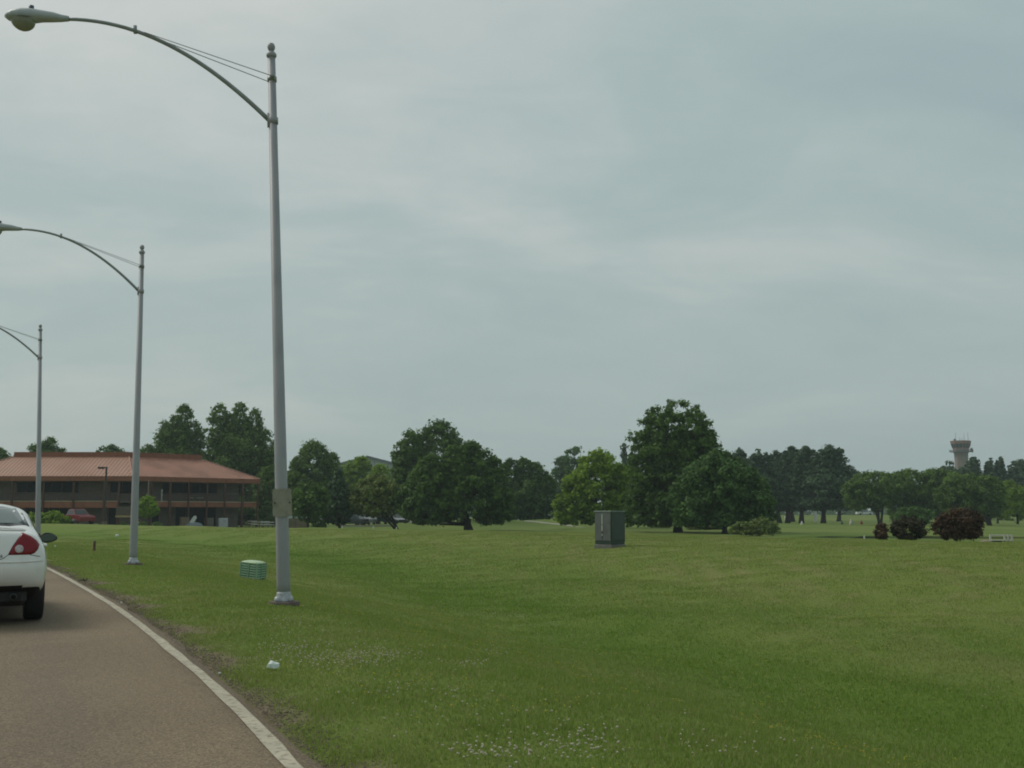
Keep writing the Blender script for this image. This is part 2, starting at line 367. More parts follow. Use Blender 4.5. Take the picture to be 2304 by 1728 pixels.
def road_mat():
    m, t, b = nodes_of('asphalt'); n = t.nodes; lk = t.links.new; c = n.new('ShaderNodeTexCoord')
    def noise(s, d=4, r=.6, st=(1, 1, 1), rot=0):
        mp = n.new('ShaderNodeMapping'); mp.inputs['Scale'].default_value = st; mp.inputs['Rotation'].default_value = (0, 0, rot); lk(c.outputs['Object'], mp.inputs[0])
        q = n.new('ShaderNodeTexNoise'); q.inputs['Scale'].default_value = s; q.inputs['Detail'].default_value = d; q.inputs['Roughness'].default_value = r; lk(mp.outputs[0], q.inputs['Vector']); return q.outputs[0]
    def ramp(f, lo, hi, c0, c1):
        r = n.new('ShaderNodeValToRGB'); e = r.color_ramp.elements; e[0].position = lo; e[1].position = hi; e[0].color = (*c0, 1); e[1].color = (*c1, 1); lk(f, r.inputs[0]); return r.outputs[0]
    def mix(f, a, b_, bt='MIX'):
        x = n.new('ShaderNodeMixRGB'); x.blend_type = bt
        if isinstance(f, float): x.inputs[0].default_value = f
        else: lk(f, x.inputs[0])
        lk(a, x.inputs[1]); lk(b_, x.inputs[2]); return x.outputs[0]
    broad = ramp(noise(.5, 5, .55, (1, .5, 1), -.42), .3, .72, (.170, .127, .083), (.240, .180, .118))
    v = n.new('ShaderNodeTexVoronoi'); v.inputs['Scale'].default_value = 85; lk(c.outputs['Object'], v.inputs['Vector'])
    stones = ramp(v.outputs['Color'], .1, .9, (.62, .62, .62), (1.36, 1.34, 1.30))
    sp = ramp(noise(60, 3, .7), .3, .7, (.72, .72, .74), (1.25, 1.24, 1.2))
    col = mix(1.0, mix(1.0, broad, stones, 'MULTIPLY'), sp, 'MULTIPLY')
    # worn wheel tracks, slightly greyer
    tr = n.new('ShaderNodeAttribute'); tr.attribute_name = 'track'
    grey = n.new('ShaderNodeRGB'); grey.outputs[0].default_value = (.155, .124, .092, 1)
    mm = n.new('ShaderNodeMath'); mm.operation = 'MULTIPLY'; lk(tr.outputs['Fac'], mm.inputs[0]); lk(ramp(noise(.9, 4), .3, .7, (.3,) * 3, (.75,) * 3), mm.inputs[1])
    col = mix(mm.outputs[0], col, mix(1.0, grey.outputs[0], stones, 'MULTIPLY'))
    lk(col, b.inputs['Base Color']); b.inputs['Roughness'].default_value = .85; b.inputs['Specular IOR Level'].default_value = .3
    bp = n.new('ShaderNodeBump'); bp.inputs['Strength'].default_value = .6; bp.inputs['Distance'].default_value = .006; lk(v.outputs['Distance'], bp.inputs['Height']); lk(bp.outputs[0], b.inputs['Normal'])
    return m
# asphalt built as a grid so the wheel tracks are vertex data
ys = np.arange(-55, 140, .5); ss = np.array([-8.6, -7.5, -6.4, -5.3, -4.2, -3.6, -3.2, -2.9, -2.6, -2.3, -2.0, -1.7, -1.4, -1.1, -.8, -.5, -.2, .12])
vs_ = []; tr_ = []
for y in ys:
    g = float(line_t(y)); c = math.sqrt(1 + g * g); x = float(line_x(y))
    for s_ in ss:
        w_ = (.05 * float(nz(y, 2.0, 1.1, 21)) + .05 * float(nz(y, 5.0, 3.1, 22))) if s_ == ss[-1] else 0
        s2 = s_ + w_; vs_.append((x + s2 / c, y - g * s2 / c, .0)); tr_.append(math.exp(-((s_ + 2.75) / .38) ** 2) + math.exp(-((s_ + 1.15) / .38) ** 2))
    vs_.append((vs_[-1][0] + .04, vs_[-1][1], -.12)); tr_.append(0)
k_ = len(ss) + 1; fs_ = [(i * k_ + j, i * k_ + j + 1, (i + 1) * k_ + j + 1, (i + 1) * k_ + j) for i in range(len(ys) - 1) for j in range(k_ - 1)]
rm = fast_mesh('road', np.array(vs_), np.array(fs_)); ra = rm.attributes.new('track', 'FLOAT', 'POINT'); ra.data.foreach_set('value', np.array(tr_, np.float32))
tag(link('road', rm, road_mat()), kind='structure')
lm = mat('road_paint', (.43, .385, .29), .8, var=.16, scale=3, bump=.4, bscale=90, dirt=(.22, .18, .13), dscale=20, dlo=.50, dhi=.68)
tag(strip(-.046, .046, .004, wav=.006, seed=31, st=.25).build('edge_line', lm), kind='structure')
tag(strip(-7.6, -7.48, .004).build('centre_line', mat('yellow_paint', (.5, .33, .05), .7)), kind='structure')

# ------------------------------------------------------------------ haze
hz_ = MB(); hz_.box((0, 560, 20), (2700, 1500, 45)); HM = bpy.data.materials.new('haze'); HM.use_nodes = True
t = HM.node_tree; t.nodes.clear(); o_ = t.nodes.new('ShaderNodeOutputMaterial'); pv = t.nodes.new('ShaderNodeVolumePrincipled')
pv.inputs['Color'].default_value = (.78, .90, .93, 1); pv.inputs['Density'].default_value = .00036; pv.inputs['Anisotropy'].default_value = .1
t.links.new(pv.outputs[0], o_.inputs['Volume'])
hzo = hz_.build('haze', HM); tag(hzo, kind='stuff')

# ------------------------------------------------------------------ trees
rng = np.random.RandomState(7)
LM = {'dark': leaf_mat('leaf_dark', (.082, .160, .028), trans=.34), 'mid': leaf_mat('leaf_mid', (.112, .200, .036), trans=.34), 'olive': leaf_mat('leaf_olive', (.150, .205, .050), trans=.34),
      'light': leaf_mat('leaf_light', (.205, .330, .034), trans=.40), 'blue': leaf_mat('leaf_bluegreen', (.074, .156, .036), trans=.32), 'pine': leaf_mat('needle_pine', (.060, .115, .052), trans=.2),
      'red': leaf_mat('leaf_maroon', (.042, .042, .022), .6), 'bush': leaf_mat('leaf_bush', (.16, .22, .06)), 'bright': leaf_mat('leaf_bright', (.19, .31, .03)), 'redg': leaf_mat('leaf_redgreen', (.072, .044, .025), .6)}
BARK = mat('bark', (.040, .032, .024), .9, var=.35, scale=3, bump=.8, bscale=12, stretch=(1, 1, .25))
PROF = {'round': lambda t: np.sqrt(np.clip(1 - (2 * t - 1) ** 2, 0, 1)) ** .85,
        'dome': lambda t: np.clip(1 - t ** 2.3, 0, 1) ** .5 * np.minimum(1, .72 + t * 2.2),
        'cone': lambda t: np.clip(1 - t, 0, 1) ** .75 * np.minimum(1, .5 + t * 4),
        'egg': lambda t: np.sqrt(np.clip(1 - (2 * t ** .85 - 1) ** 2, 0, 1)) ** .62,
        'vase': lambda t: np.sqrt(np.clip(1 - (2 * t ** 1.5 - 1) ** 2, 0, 1)) ** .6,
        'spire': lambda t: np.clip(1 - t ** 1.3, 0, 1) ** .7 * np.minimum(1, .35 + t * 2.2)}
def leaves(cent, rad, flat, n_each, size, r, outer=None):
    """quads on clump shells. cent (k,3) rad (k,) flat (k,)"""
    k = len(cent); idx = np.repeat(np.arange(k), n_each); n = len(idx)
    d = r.normal(size=(n, 3)); d /= np.linalg.norm(d, axis=1)[:, None] + 1e-9
    q = np.clip(np.abs(r.normal(.80, .33, n)), .1, 1.75)
    p = cent[idx] + d * (rad[idx] * q)[:, None] * np.stack([np.ones(n), np.ones(n), flat[idx]], 1)
    nn = d * .9 + r.normal(size=(n, 3)) * .40 + np.array([0, 0, .35]); nn /= np.linalg.norm(nn, axis=1)[:, None]
    a = np.cross(nn, r.normal(size=(n, 3))); a /= np.linalg.norm(a, axis=1)[:, None] + 1e-9; b = np.cross(nn, a)
    s = size * (.6 + .8 * r.rand(n)); a = a * s[:, None] * .62; b = b * (s * .42)[:, None]
    Vv = np.stack([p - a, p - b * .9 + a * .1, p + a, p + b], 1).reshape(-1, 3)
    ct = r.rand(k); ti = np.clip(ct[idx] * .7 + r.rand(n) * .3, 0, 1)
    return Vv, np.repeat(ti, 4)
TREE_TRI = [0]
def tree(name, label, Y, subs, trunk, lm, cat='tree', group=None, seed=1, leaf=.27, dens=1.0, clump=.165, flat=.75, gap=0., multi=0, trunk_r=.28, pine=False, limbs=8, blur=1.0):
    """subs: crowns as (u, v_top, v_bottom, half_width_px, profile); trunk: u of trunk base"""
    r = np.random.RandomState(seed); base = gpos(trunk, Y); root = empty(name, base, 0, label, cat, group)
    cs = []; rs = []; fl = []; tot = 0
    for (u, vt, vb, hw, pf) in subs:
        top = at(u, vt, Y); bot = at(u, vb, Y); H = top.z - bot.z; W = hw / FPX * Y
        dy = r.uniform(-.25, .25) * W if len(subs) > 1 else 0
        rc0 = clump * min(W, H * .6) * 1.25; area = 2 * math.pi * W * H * .75
        k = int(area / (rc0 * rc0) * .80 * (1 - gap)) + 6
        k = min(k, 420)
        t = r.rand(k * 3); keep = r.rand(k * 3) < (PROF[pf](t) * .85 + .15); t = t[keep][:k]; k = len(t)
        ang = r.rand(k) * 6.283; rc = rc0 * (.45 + .85 * r.rand(k) ** 1.3); lump = 1 + .13 * np.sin(ang * 3 + t * 7 + seed) + .10 * np.sin(ang * 5 - t * 11 + seed * 2)
        Rr = np.maximum(PROF[pf](t) * W * lump - rc * .75, .02) * r.rand(k) ** .28
        z = bot.z + rc * .5 + t * (H - rc * 1.1)
        cs.append(np.stack([top.x + 1.1 * Rr * np.cos(ang), Y + dy + Rr * np.sin(ang), z], 1)); rs.append(rc); fl.append(np.full(k, flat)); tot += area
    cs = np.concatenate(cs); rs = np.concatenate(rs); fl = np.concatenate(fl)
    ls = leaf * blur
    n_each = np.maximum(6, (4 * math.pi * rs ** 2 * (.5 + .5 * fl) / (ls * ls * .52) * .62 * dens)).astype(int)
    Vv, ti = leaves(cs - np.array(base), rs, fl, n_each, ls, r)
    nq = len(Vv) // 4; TREE_TRI[0] += nq * 2
    me = fast_mesh('crown', Vv, np.arange(nq * 4).reshape(-1, 4), ti); link('crown', me, LM[lm], root)
    # trunk and limbs
    mb = MB(); zlow = float((cs[:, 2]).min()) - base.z; ztop = float(cs[:, 2].max()) - base.z; cx = float(cs[:, 0].mean() - base.x); cyy = float(cs[:, 1].mean() - base.y)
    hf = .9 if pine else .62
    def stem(x0, x1, yy0, r0, topf):
        pts = []; rr = []
        for i in range(8):
            f = i / 7; pts.append((x0 + (x1 - x0) * f ** 1.2 + .12 * math.sin(f * 5 + seed) * f, yy0 * f, -.25 + (ztop * topf + .25) * f)); rr.append(r0 * (1.35 if i == 0 else 1) * (1 - .72 * f))
        mb.tube(pts, rr, 8); return pts
    stems = []
    if multi:
        for i in range(multi): stems.append(stem(r.uniform(-.15, .15), cx + (i - (multi - 1) / 2) * (2.2 if multi < 3 else 1.6) * max(rs) * .9, r.uniform(-1, 1), trunk_r * .7, hf))
    else: stems.append(stem(0, cx * .9, cyy * .5, trunk_r, hf))
    for i in range(limbs):
        j = r.randint(len(cs)); e_ = Vector(cs[j] - np.array(base)); st_ = stems[i % len(stems)]
        zz_ = min(max(e_.z - (1.0 if pine else 2.4), zlow * .8), st_[-1][2] * .95)
        q = min(range(8), key=lambda a: abs(st_[a][2] - zz_)); p0 = Vector(st_[q]); mid = (p0 + e_) / 2 + Vector((0, 0, -.3))
        mb.tube([p0, mid, e_], [trunk_r * .32, trunk_r * .2, trunk_r * .08], 5, caps=False)
    mb.build('trunk', BARK, root, smooth=True)
    return root

GB = 'trees behind the two storey building'; GC = 'broadleaf trees along the golf course edge'; GP = 'tall pines standing on the golf course'; GR = 'pines behind the right hand trees'
tree('broadleaf_tree', 'green round treetop at the extreme left edge above the building roof', 172, [(-12, 1000, 1160, 50, 'round')], -10, 'mid', group=GB, seed=1)
tree('broadleaf_tree', 'dark domed treetop above the left part of the red roof', 172, [(106, 978, 1160, 64, 'dome')], 106, 'dark', group=GB, seed=2)
tree('broadleaf_tree', 'small dark treetop peeking over the roof parapet between the two lamps', 178, [(250, 998, 1170, 46, 'round')], 250, 'dark', group=GB, seed=3)
tree('poplar_tree', 'tall tree with spiky twin tops behind the roof, right of the second lamp', 174,
     [(413, 906, 1100, 30, 'egg'), (398, 930, 1100, 26, 'egg'), (372, 942, 1180, 32, 'egg'), (440, 945, 1180, 30, 'egg'), (334, 996, 1100, 24, 'round'), (402, 955, 1190, 70, 'egg')], 405, 'mid', group=GB, seed=4, clump=.22, gap=.15, leaf=.30, dens=.6)
tree('poplar_tree', 'tallest tree behind the roof end, left of the nearest lamp post', 172,
     [(496, 906, 1080, 30, 'egg'), (520, 925, 1100, 30, 'round'), (542, 903, 1080, 28, 'egg'), (571, 916, 1100, 28, 'egg'), (485, 985, 1185, 34, 'egg'), (596, 965, 1185, 40, 'egg'), (540, 940, 1190, 82, 'egg'), (520, 1000, 1190, 76, 'round')], 540, 'mid', group=GB, seed=5, clump=.19, gap=.18, leaf=.30, dens=.55)
tree('broadleaf_tree', 'green bushy tree between the building corner and the nearest lamp post', 162, [(607, 1045, 1188, 34, 'egg')], 610, 'mid', group=GC, seed=6)
tree('broadleaf_tree', 'lumpy green tree just right of the nearest lamp post, second row', 165, [(708, 990, 1165, 48, 'egg'), (668, 1025, 1165, 22, 'round'), (748, 1015, 1165, 24, 'round')], 712, 'mid', group=GC, seed=7, clump=.21, gap=.12)
tree('broadleaf_tree', 'low round dark tree right of the sign plate with a short trunk', 122, [(697, 1084, 1178, 45, 'round')], 693, 'dark', group=GC, seed=8, trunk_r=.13, leaf=.3)
tree('conifer_tree', 'dark conical evergreen between the low round tree and the olive tree', 128, [(764, 1050, 1180, 40, 'cone'), (745, 1085, 1180, 26, 'cone')], 765, 'pine', group=GC, seed=9, trunk_r=.15, leaf=.3, flat=.5)
tree('willow_tree', 'pale green feathery treetop in front of the grey hangar gable', 190, [(810, 1024, 1170, 36, 'egg'), (788, 1040, 1170, 30, 'egg')], 812, 'light', group=GC, seed=10)
tree('willow_tree', 'small pale green treetop right of the hangar gable', 185, [(856, 1042, 1170, 30, 'egg')], 852, 'light', group=GC, seed=11)
tree('broadleaf_tree', 'broad olive green tree above the dark parked cars', 128, [(855, 1064, 1161, 62, 'dome'), (815, 1085, 1160, 32, 'round')], 897, 'olive', group=GC, seed=12, multi=3, trunk_r=.2)
tree('oak_tree', 'tall dark tree with sky showing through its crown, left of centre', 152, [(985, 942, 1150, 60, 'round'), (928, 962, 1140, 40, 'round'), (905, 1010, 1140, 24, 'round'), (1018, 970, 1140, 30, 'round')], 960, 'dark', group=GC, seed=13, clump=.22, gap=.14, leaf=.32)
tree('oak_tree', 'huge broad dark oak with a short thick trunk at picture centre left', 126, [(1060, 990, 1180, 82, 'dome'), (970, 1022, 1180, 64, 'dome'), (1112, 1025, 1180, 44, 'dome'), (1025, 1000, 1150, 50, 'round'), (925, 1080, 1172, 30, 'round')], 1055, 'dark', group=GC, seed=14, trunk_r=.45, clump=.12)
tree('broadleaf_tree', 'dark tree with several pointed tops right of the broad oak', 168, [(1150, 1030, 1172, 28, 'egg'), (1178, 1028, 1170, 26, 'egg'), (1205, 1038, 1172, 30, 'egg'), (1230, 1066, 1170, 24, 'egg'), (1190, 1060, 1172, 46, 'round')], 1200, 'dark', group=GC, seed=15, trunk_r=.2)
tree('broadleaf_tree', 'hazy sparse tree far behind, between the pointed tree and light green tree', 240, [(1290, 1003, 1165, 32, 'egg'), (1262, 1022, 1150, 24, 'round')], 1280, 'blue', group=GC, seed=16, gap=.35, clump=.27, leaf=.5)
tree('maple_tree', 'light yellow green spreading tree behind the dark utility cabinet', 132, [(1345, 1008, 1182, 52, 'egg'), (1300, 1055, 1180, 48, 'dome'), (1268, 1110, 1182, 26, 'round'), (1390, 1040, 1182, 40, 'egg')], 1350, 'light', group=GC, seed=17, trunk_r=.2, limbs=14)
tree('pine_tree', 'single pine tip showing over the light green tree', 235, [(1404, 996, 1170, 24, 'cone'), (1420, 1018, 1160, 18, 'round')], 1404, 'pine', group=GC, seed=18, pine=True, flat=.5, leaf=.5)
tree('oak_tree', 'tallest oval tree in the middle with glimpses of sky in its upper crown', 117, [(1518, 899, 1110, 92, 'round'), (1520, 960, 1186, 100, 'egg'), (1475, 945, 1185, 46, 'egg'), (1578, 960, 1185, 48, 'egg'), (1452, 1070, 1186, 54, 'dome'), (1560, 1090, 1180, 60, 'dome')], 1525, 'dark', group=GC, seed=19, trunk_r=.42, clump=.095, gap=.0, leaf=.27)
tree('maple_tree', 'dense blue green dome shaped tree in front right of the tallest tree', 108, [(1618, 1010, 1184, 98, 'dome'), (1562, 1045, 1184, 60, 'dome'), (1685, 1050, 1184, 54, 'dome')], 1630, 'blue', group=GC, seed=20, trunk_r=.26, clump=.12, leaf=.25)
pn = 0
for (u, vt, hw, tu, Y, lab) in ((1662, 1005, 22, 1660, 225, 'pine tip just behind the right shoulder of the tallest tree'), (1708, 1007, 30, 1754, 205, 'leftmost full pine in the golf course row'),
        (1746, 1008, 22, 1784, 232, 'narrow pine second from the left in the pine row'), (1778, 1001, 24, 1772, 205, 'pine with rounded tip in the middle of the pine row'),
        (1812, 1001, 30, 1803, 203, 'tall pine left of the widest pine in the row'), (1866, 997, 42, 1852, 200, 'widest and tallest pine in the row with ragged right side'), (1905, 1045, 32, 1887, 236, 'low shouldered pine ending the pine row on the right')):
    pn += 1
    tree('pine_tree', lab, Y, [(u, vt, 1120, hw * 1.15, 'cone'), (u - hw * .45, vt + 12, 1120, hw * .6, 'round'), (u + hw * .5, vt + 9, 1120, hw * .6, 'round'), (u + 4, vt + 35, 1148, hw * 1.35, 'egg'), (tu, vt + 60, 1152, hw * 1.2, 'egg')], tu, 'pine', group=GP, seed=30 + pn, pine=True, flat=.42, leaf=.38, clump=.22, gap=.1, trunk_r=.42, limbs=12)
GV = 'vase shaped trees on the right'
tree('vase_tree', 'vase shaped tree with forked trunk beside the smallest maroon shrub', 172, [(1968, 1057, 1150, 50, 'vase'), (1925, 1076, 1150, 36, 'round'), (2000, 1062, 1140, 34, 'round')], 1979, 'mid', group=GV, seed=50, multi=3, trunk_r=.32, limbs=10, gap=.1)
tree('vase_tree', 'leafy tree behind the middle maroon shrub', 176, [(2052, 1054, 1168, 52, 'vase'), (2020, 1060, 1168, 36, 'round')], 2060, 'mid', group=GV, seed=51, multi=2, trunk_r=.3, limbs=10)
tree('vase_tree', 'leafy tree below and left of the control tower', 178, [(2112, 1053, 1170, 48, 'vase')], 2112, 'mid', group=GV, seed=52, multi=2, trunk_r=.25)
tree('vase_tree', 'wide leafy tree with a forked trunk right of the largest maroon shrub', 168, [(2185, 1063, 1172, 56, 'vase'), (2145, 1066, 1172, 38, 'round'), (2228, 1070, 1166, 32, 'round')], 2230, 'mid', group=GV, seed=53, multi=3, trunk_r=.32, limbs=10)
tree('broadleaf_tree', 'small light green tree near the right edge of the golf course', 185, [(2270, 1080, 1172, 34, 'egg'), (2296, 1105, 1168, 18, 'round')], 2290, 'light', group=GV, seed=54, trunk_r=.2)
tree('broadleaf_tree', 'thin tree stem behind the small light green tree', 195, [(2248, 1100, 1165, 20, 'egg')], 2244, 'mid', group=GV, seed=55, trunk_r=.2)
for i, (u, vt, hw, lab) in enumerate(((2136, 1036, 32, 'dark pine clump left of the control tower shaft'), (2192, 1026, 28, 'dark pine in front of the right side of the control tower shaft'), (2227, 1029, 13, 'narrow pine spire right of the control tower'),
        (2252, 1025, 16, 'second narrow pine spire right of the control tower'), (2295, 1026, 28, 'dark pine at the right edge of the picture'), (2164, 1046, 38, 'low dark pine below the control tower'))):
    tree('pine_tree', lab, 262, [(u, vt, 1120, hw * 1.1, 'cone'), (u - hw * .4, vt + 10, 1120, hw * .6, 'round'), (u, vt + 30, 1150, hw * 1.6, 'round')], u, 'pine', group=GR, seed=60 + i, pine=True, flat=.5, leaf=.55, clump=.25, trunk_r=.35)
GM = 'maroon shrubs beyond the grass crest'
tree('shrub', 'smallest maroon shrub, left of the three', 62, [(1983, 1177, 1217, 17, 'round')], 1983, 'redg', 'shrub', GM, seed=70, leaf=.11, trunk_r=.04, clump=.3, multi=2)
tree('shrub', 'middle dark maroon shrub of the three', 62, [(2044, 1158, 1217, 34, 'egg'), (2018, 1172, 1208, 16, 'round')], 2044, 'red', 'shrub', GM, seed=71, leaf=.09, trunk_r=.05, gap=.2, clump=.22, multi=3, dens=1.2)
tree('shrub', 'largest reddish brown shrub, right of the three', 61, [(2158, 1137, 1216, 48, 'round'), (2125, 1155, 1214, 26, 'round'), (2192, 1160, 1214, 22, 'round')], 2158, 'redg', 'shrub', GM, seed=72, leaf=.09, trunk_r=.05, gap=.25, clump=.2, multi=3)
tree('evergreen_bush', 'round blue green evergreen behind the middle maroon shrub', 135, [(2052, 1138, 1186, 44, 'round')], 2052, 'blue', 'bush', seed=73, leaf=.25, trunk_r=.1)
tree('willow_bush', 'pale green bush at the foot of the dome shaped tree on its right', 98, [(1712, 1163, 1203, 38, 'dome'), (1670, 1172, 1203, 28, 'dome')], 1712, 'bush', 'bush', seed=74, leaf=.16, trunk_r=.05, clump=.22)
tree('willow_bush', 'low pale brush between the two middle tree trunks', 128, [(1572, 1174, 1200, 30, 'dome'), (1605, 1180, 1200, 18, 'dome')], 1572, 'bush', 'bush', seed=75, leaf=.2, trunk_r=.04)
tree('willow_bush', 'low pale brush left of the tallest tree trunk', 132, [(1490, 1178, 1200, 24, 'dome')], 1490, 'bush', 'bush', seed=76, leaf=.2, trunk_r=.04)
tree('hedge_bush', 'rounded dark bush under the low round tree by the sign', 126, [(718, 1168, 1192, 17, 'dome')], 718, 'dark', 'bush', seed=77, leaf=.18, trunk_r=.04)
# bushes by the building
tree('evergreen_bush', 'large rounded green bush beside the red pickup truck', 126, [(122, 1148, 1184, 32, 'dome'), (86, 1150, 1184, 28, 'dome'), (152, 1160, 1182, 14, 'round')], 120, 'light', 'bush', seed=80, leaf=.2, trunk_r=.06)
tree('small_tree', 'small bright green tree in front of the building staircase', 132, [(333, 1114, 1166, 22, 'round'), (344, 1128, 1162, 14, 'round')], 333, 'bright', 'tree', seed=81, leaf=.22, trunk_r=.07)
for i, (u, vt, hw, lab) in enumerate(((278, 1174, 10, 'tiny round bush below the stair landing'), (322, 1174, 12, 'tiny round bush under the small bright tree'), (353, 1174, 13, 'tiny round bush right of the stair foot'), (215, 1178, 9, 'low yellowish bush right of the red pickup truck'))):
    tree('small_bush', lab, 136, [(u, vt, 1188, hw, 'dome')], u, 'bright' if i == 3 else 'mid', 'bush', 'small bushes along the building', seed=90 + i, leaf=.14, trunk_r=.03, limbs=2)
# far wood closing the horizon
r = np.random.RandomState(5); cc = []; rr_ = []
for u in np.arange(-500, 2900, 9.0):
    Y = r.uniform(560, 640); hh = (1157 - (1139 + 7 * math.sin(u * .013) + 4 * math.sin(u * .05))) / FPX * Y
    for j in range(3):
        cc.append(((u - 1152 + r.uniform(-8, 8)) / FPX * Y, Y, 1.3 + hh * (j - .9) / 2.2 + r.uniform(-.5, .5))); rr_.append(r.uniform(2.0, 3.4))
cc = np.array(cc); rr_ = np.array(rr_); Vv, ti = leaves(cc, rr_, np.full(len(cc), .8), np.full(len(cc), 34), 1.5, r)
wood = link('distant_wood', fast_mesh('distant_wood', Vv, np.arange(len(Vv)).reshape(-1, 4), ti), LM['dark']); tag(wood, kind='stuff')

# ------------------------------------------------------------------ two storey building
EAVE = 5.86; RUN = 5.5; RIDGE = 8.46; PTOP = 9.08; DECK = 2.85; GZ = -.45
Lp = Vector((-68.2, 140, 0)); Ap = Vector((-45.9, 140, 0)); Bp = Vector((-33.2, 152.7, 0))
bld = empty('two_storey_building', (-52, 146, GZ), 0, 'long brown two storey office building with red metal hip roof and balconies', 'building')
IB = Matrix.Translation(-Vector((-52, 146, GZ)))
def bput(mb, name, m, smooth=False, parent=None):
    mb.v = [tuple(IB @ Vector(p)) for p in mb.v]; return mb.build(name, m, parent or bld, smooth)
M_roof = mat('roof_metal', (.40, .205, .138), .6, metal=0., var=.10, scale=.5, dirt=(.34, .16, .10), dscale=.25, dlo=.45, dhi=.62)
M_roof_shade = mat('roof_metal_shaded', (.34, .15, .098), .6, var=.10, scale=.5, dirt=(.26, .11, .07), dscale=.35, dlo=.45, dhi=.62)  # same roof metal with shade put into its colour, for faces turned from the front
M_fas = mat('fascia_rust', (.25, .095, .05), .8, var=.15, scale=2)
M_post = mat('post_brown', (.088, .042, .027), .8, var=.15)
M_wall = mat('wall_brown', (.15, .12, .092), .9, var=.15, scale=3, bump=.5, bscale=20)
M_glass = mat('window_glass', (.012, .018, .018), .4, var=.1, spec=.06)
M_tan = mat('light_timber', (.36, .27, .13), .8, var=.15)
M_edge = mat('deck_edge', (.46, .42, .30), .8)
DL = Vector((1, 0, 0)); DR = (Bp - Ap).normalized(); NL = Vector((0, 1, 0)); NR = Vector((-DR.y, DR.x, 0))
bis = (NL + NR).normalized(); bis = bis / bis.dot(NL)             # inward offset at the bend
DEPTH = 17.0
def off(P, kind, d):     # footprint corner moved inwards by d
    if kind == 'L': return P + Vector((d, d, 0))
    if kind == 'A': return P + bis * d
    if kind == 'B': return P + (NR - DR) * d
    if kind == 'B2': return P + (-NR - DR) * d
    if kind == 'L2': return P + Vector((d, -d, 0))
    if kind == 'A2': return P - bis * d
B2 = Bp + NR * DEPTH; L2 = Lp + Vector((0, DEPTH, 0)); A2 = Ap + bis * DEPTH
def zv(P, z): return Vector((P.x, P.y, z))
def roofface(c0, c1, k0, k1, m, nm, seam=.45, seamm=None):
    a, b = zv(c0, EAVE + .02), zv(c1, EAVE + .02); c, d = zv(off(c1, k1, RUN), RIDGE), zv(off(c0, k0, RUN), RIDGE)
    mb = MB(); mb.add([a, b, c, d], [(0, 1, 2, 3)]); n_ = (b - a).cross(d - a).normalized()
    if n_.z < 0: n_ = -n_
    mb.add([a - n_ * .12, b - n_ * .12, c - n_ * .12, d - n_ * .12], [(3, 2, 1, 0)])
    ro = bput(mb, nm, m)
    # standing seams
    D = (b - a).normalized(); Ln = (b - a).length; inw = Vector((-D.y, D.x, 0))
    if inw.dot(d - a) < 0: inw = -inw
    ta = (d - a).dot(D); tb = (c - a).dot(D); up = inw * RUN + Vector((0, 0, RIDGE - EAVE - .02))
    sb = MB(); s_ = .2
    while s_ < Ln - .1:
        f = 1.0
        if s_ < ta: f = s_ / ta
        if s_ > tb: f = min(f, (Ln - s_) / (Ln - tb))
        # seams must stay inside when the inner edge overhangs
        if ta < 0 or tb > Ln: f = 1.0
        p = a + D * s_ - up * .008; q = a + D * s_ + up * (f - .008)
        h = n_ * .05; w_ = D * .03
        if f > .03: sb.add([p - w_, p + w_, p + h, q - w_, q + w_, q + h], [(0, 1, 2), (5, 4, 3), (0, 2, 5, 3), (2, 1, 4, 5)])
        s_ += seam
    so = bput(sb, 'roof_seams', seamm or m, parent=bld); so.parent = ro; so['kind'] = 'stuff'
    return ro
M_seam = mat('roof_seam_light', (.45, .255, .18), .5)
roofface(Lp, Ap, 'L', 'A', M_roof, 'roof', .46, M_seam)
roofface(Ap, Bp, 'A', 'B', M_roof_shade, 'roof', .46)
roofface(Bp, B2, 'B', 'B2', M_roof_shade, 'roof', 1.2)
roofface(L2, Lp, 'L2', 'L', M_roof_shade, 'roof', 1.2)
roofface(A2, L2, 'A2', 'L2', M_roof_shade, 'roof', 2.4)
roofface(B2, A2, 'B2', 'A2', M_roof_shade, 'roof', 2.4)
for (q, k, r_) in ((Ap, 'A', .09), (Bp, 'B', .07), (Lp, 'L', .08)):
    hc = MB(); hc.tube([zv(q, EAVE + .07), zv(off(q, k, RUN), RIDGE + .05)], r_, 6); bput(hc, 'hip_cap', M_seam)
def wallrun(P, Q, z0, z1, th, m, nm, ins=0.0, parent=None):
    D = (Q - P).normalized(); n_ = Vector((-D.y, D.x, 0)); mb = MB()
    a, b = P + n_ * ins, Q + n_ * ins
    mb.add([zv(a, z0), zv(b, z0), zv(b + n_ * th, z0), zv(a + n_ * th, z0), zv(a, z1), zv(b, z1), zv(b + n_ * th, z1), zv(a + n_ * th, z1)],
           [(0, 1, 5, 4), (1, 2, 6, 5), (2, 3, 7, 6), (3, 0, 4, 7), (4, 5, 6, 7), (3, 2, 1, 0)])
    return bput(mb, nm, m, parent=parent)
# roof screen panels
def inner(k, P, d): return off(P, k, d)
rp = [inner('L', Lp, RUN), inner('A', Ap, RUN), inner('B', Bp, RUN), inner('B2', B2, RUN), inner('A2', A2, RUN), inner('L2', L2, RUN)]
for i in range(6):
    P, Q = rp[i], rp[(i + 1) % 6]; D = (Q - P); n_ = max(1, round(D.length / 2.9))
    if i in (3, 4, 5): n_ = 1
    for j in range(n_):
        wallrun(P + D * (j / n_) + D.normalized() * .015, P + D * ((j + 1) / n_) - D.normalized() * .015, RIDGE - .10, PTOP, .12, M_fas, 'roof_screen_panel', .02)
mb = MB(); mb.add([zv(p, PTOP - .12) for p in rp], [tuple(range(6))]); bput(mb, 'roof_deck', M_wall)
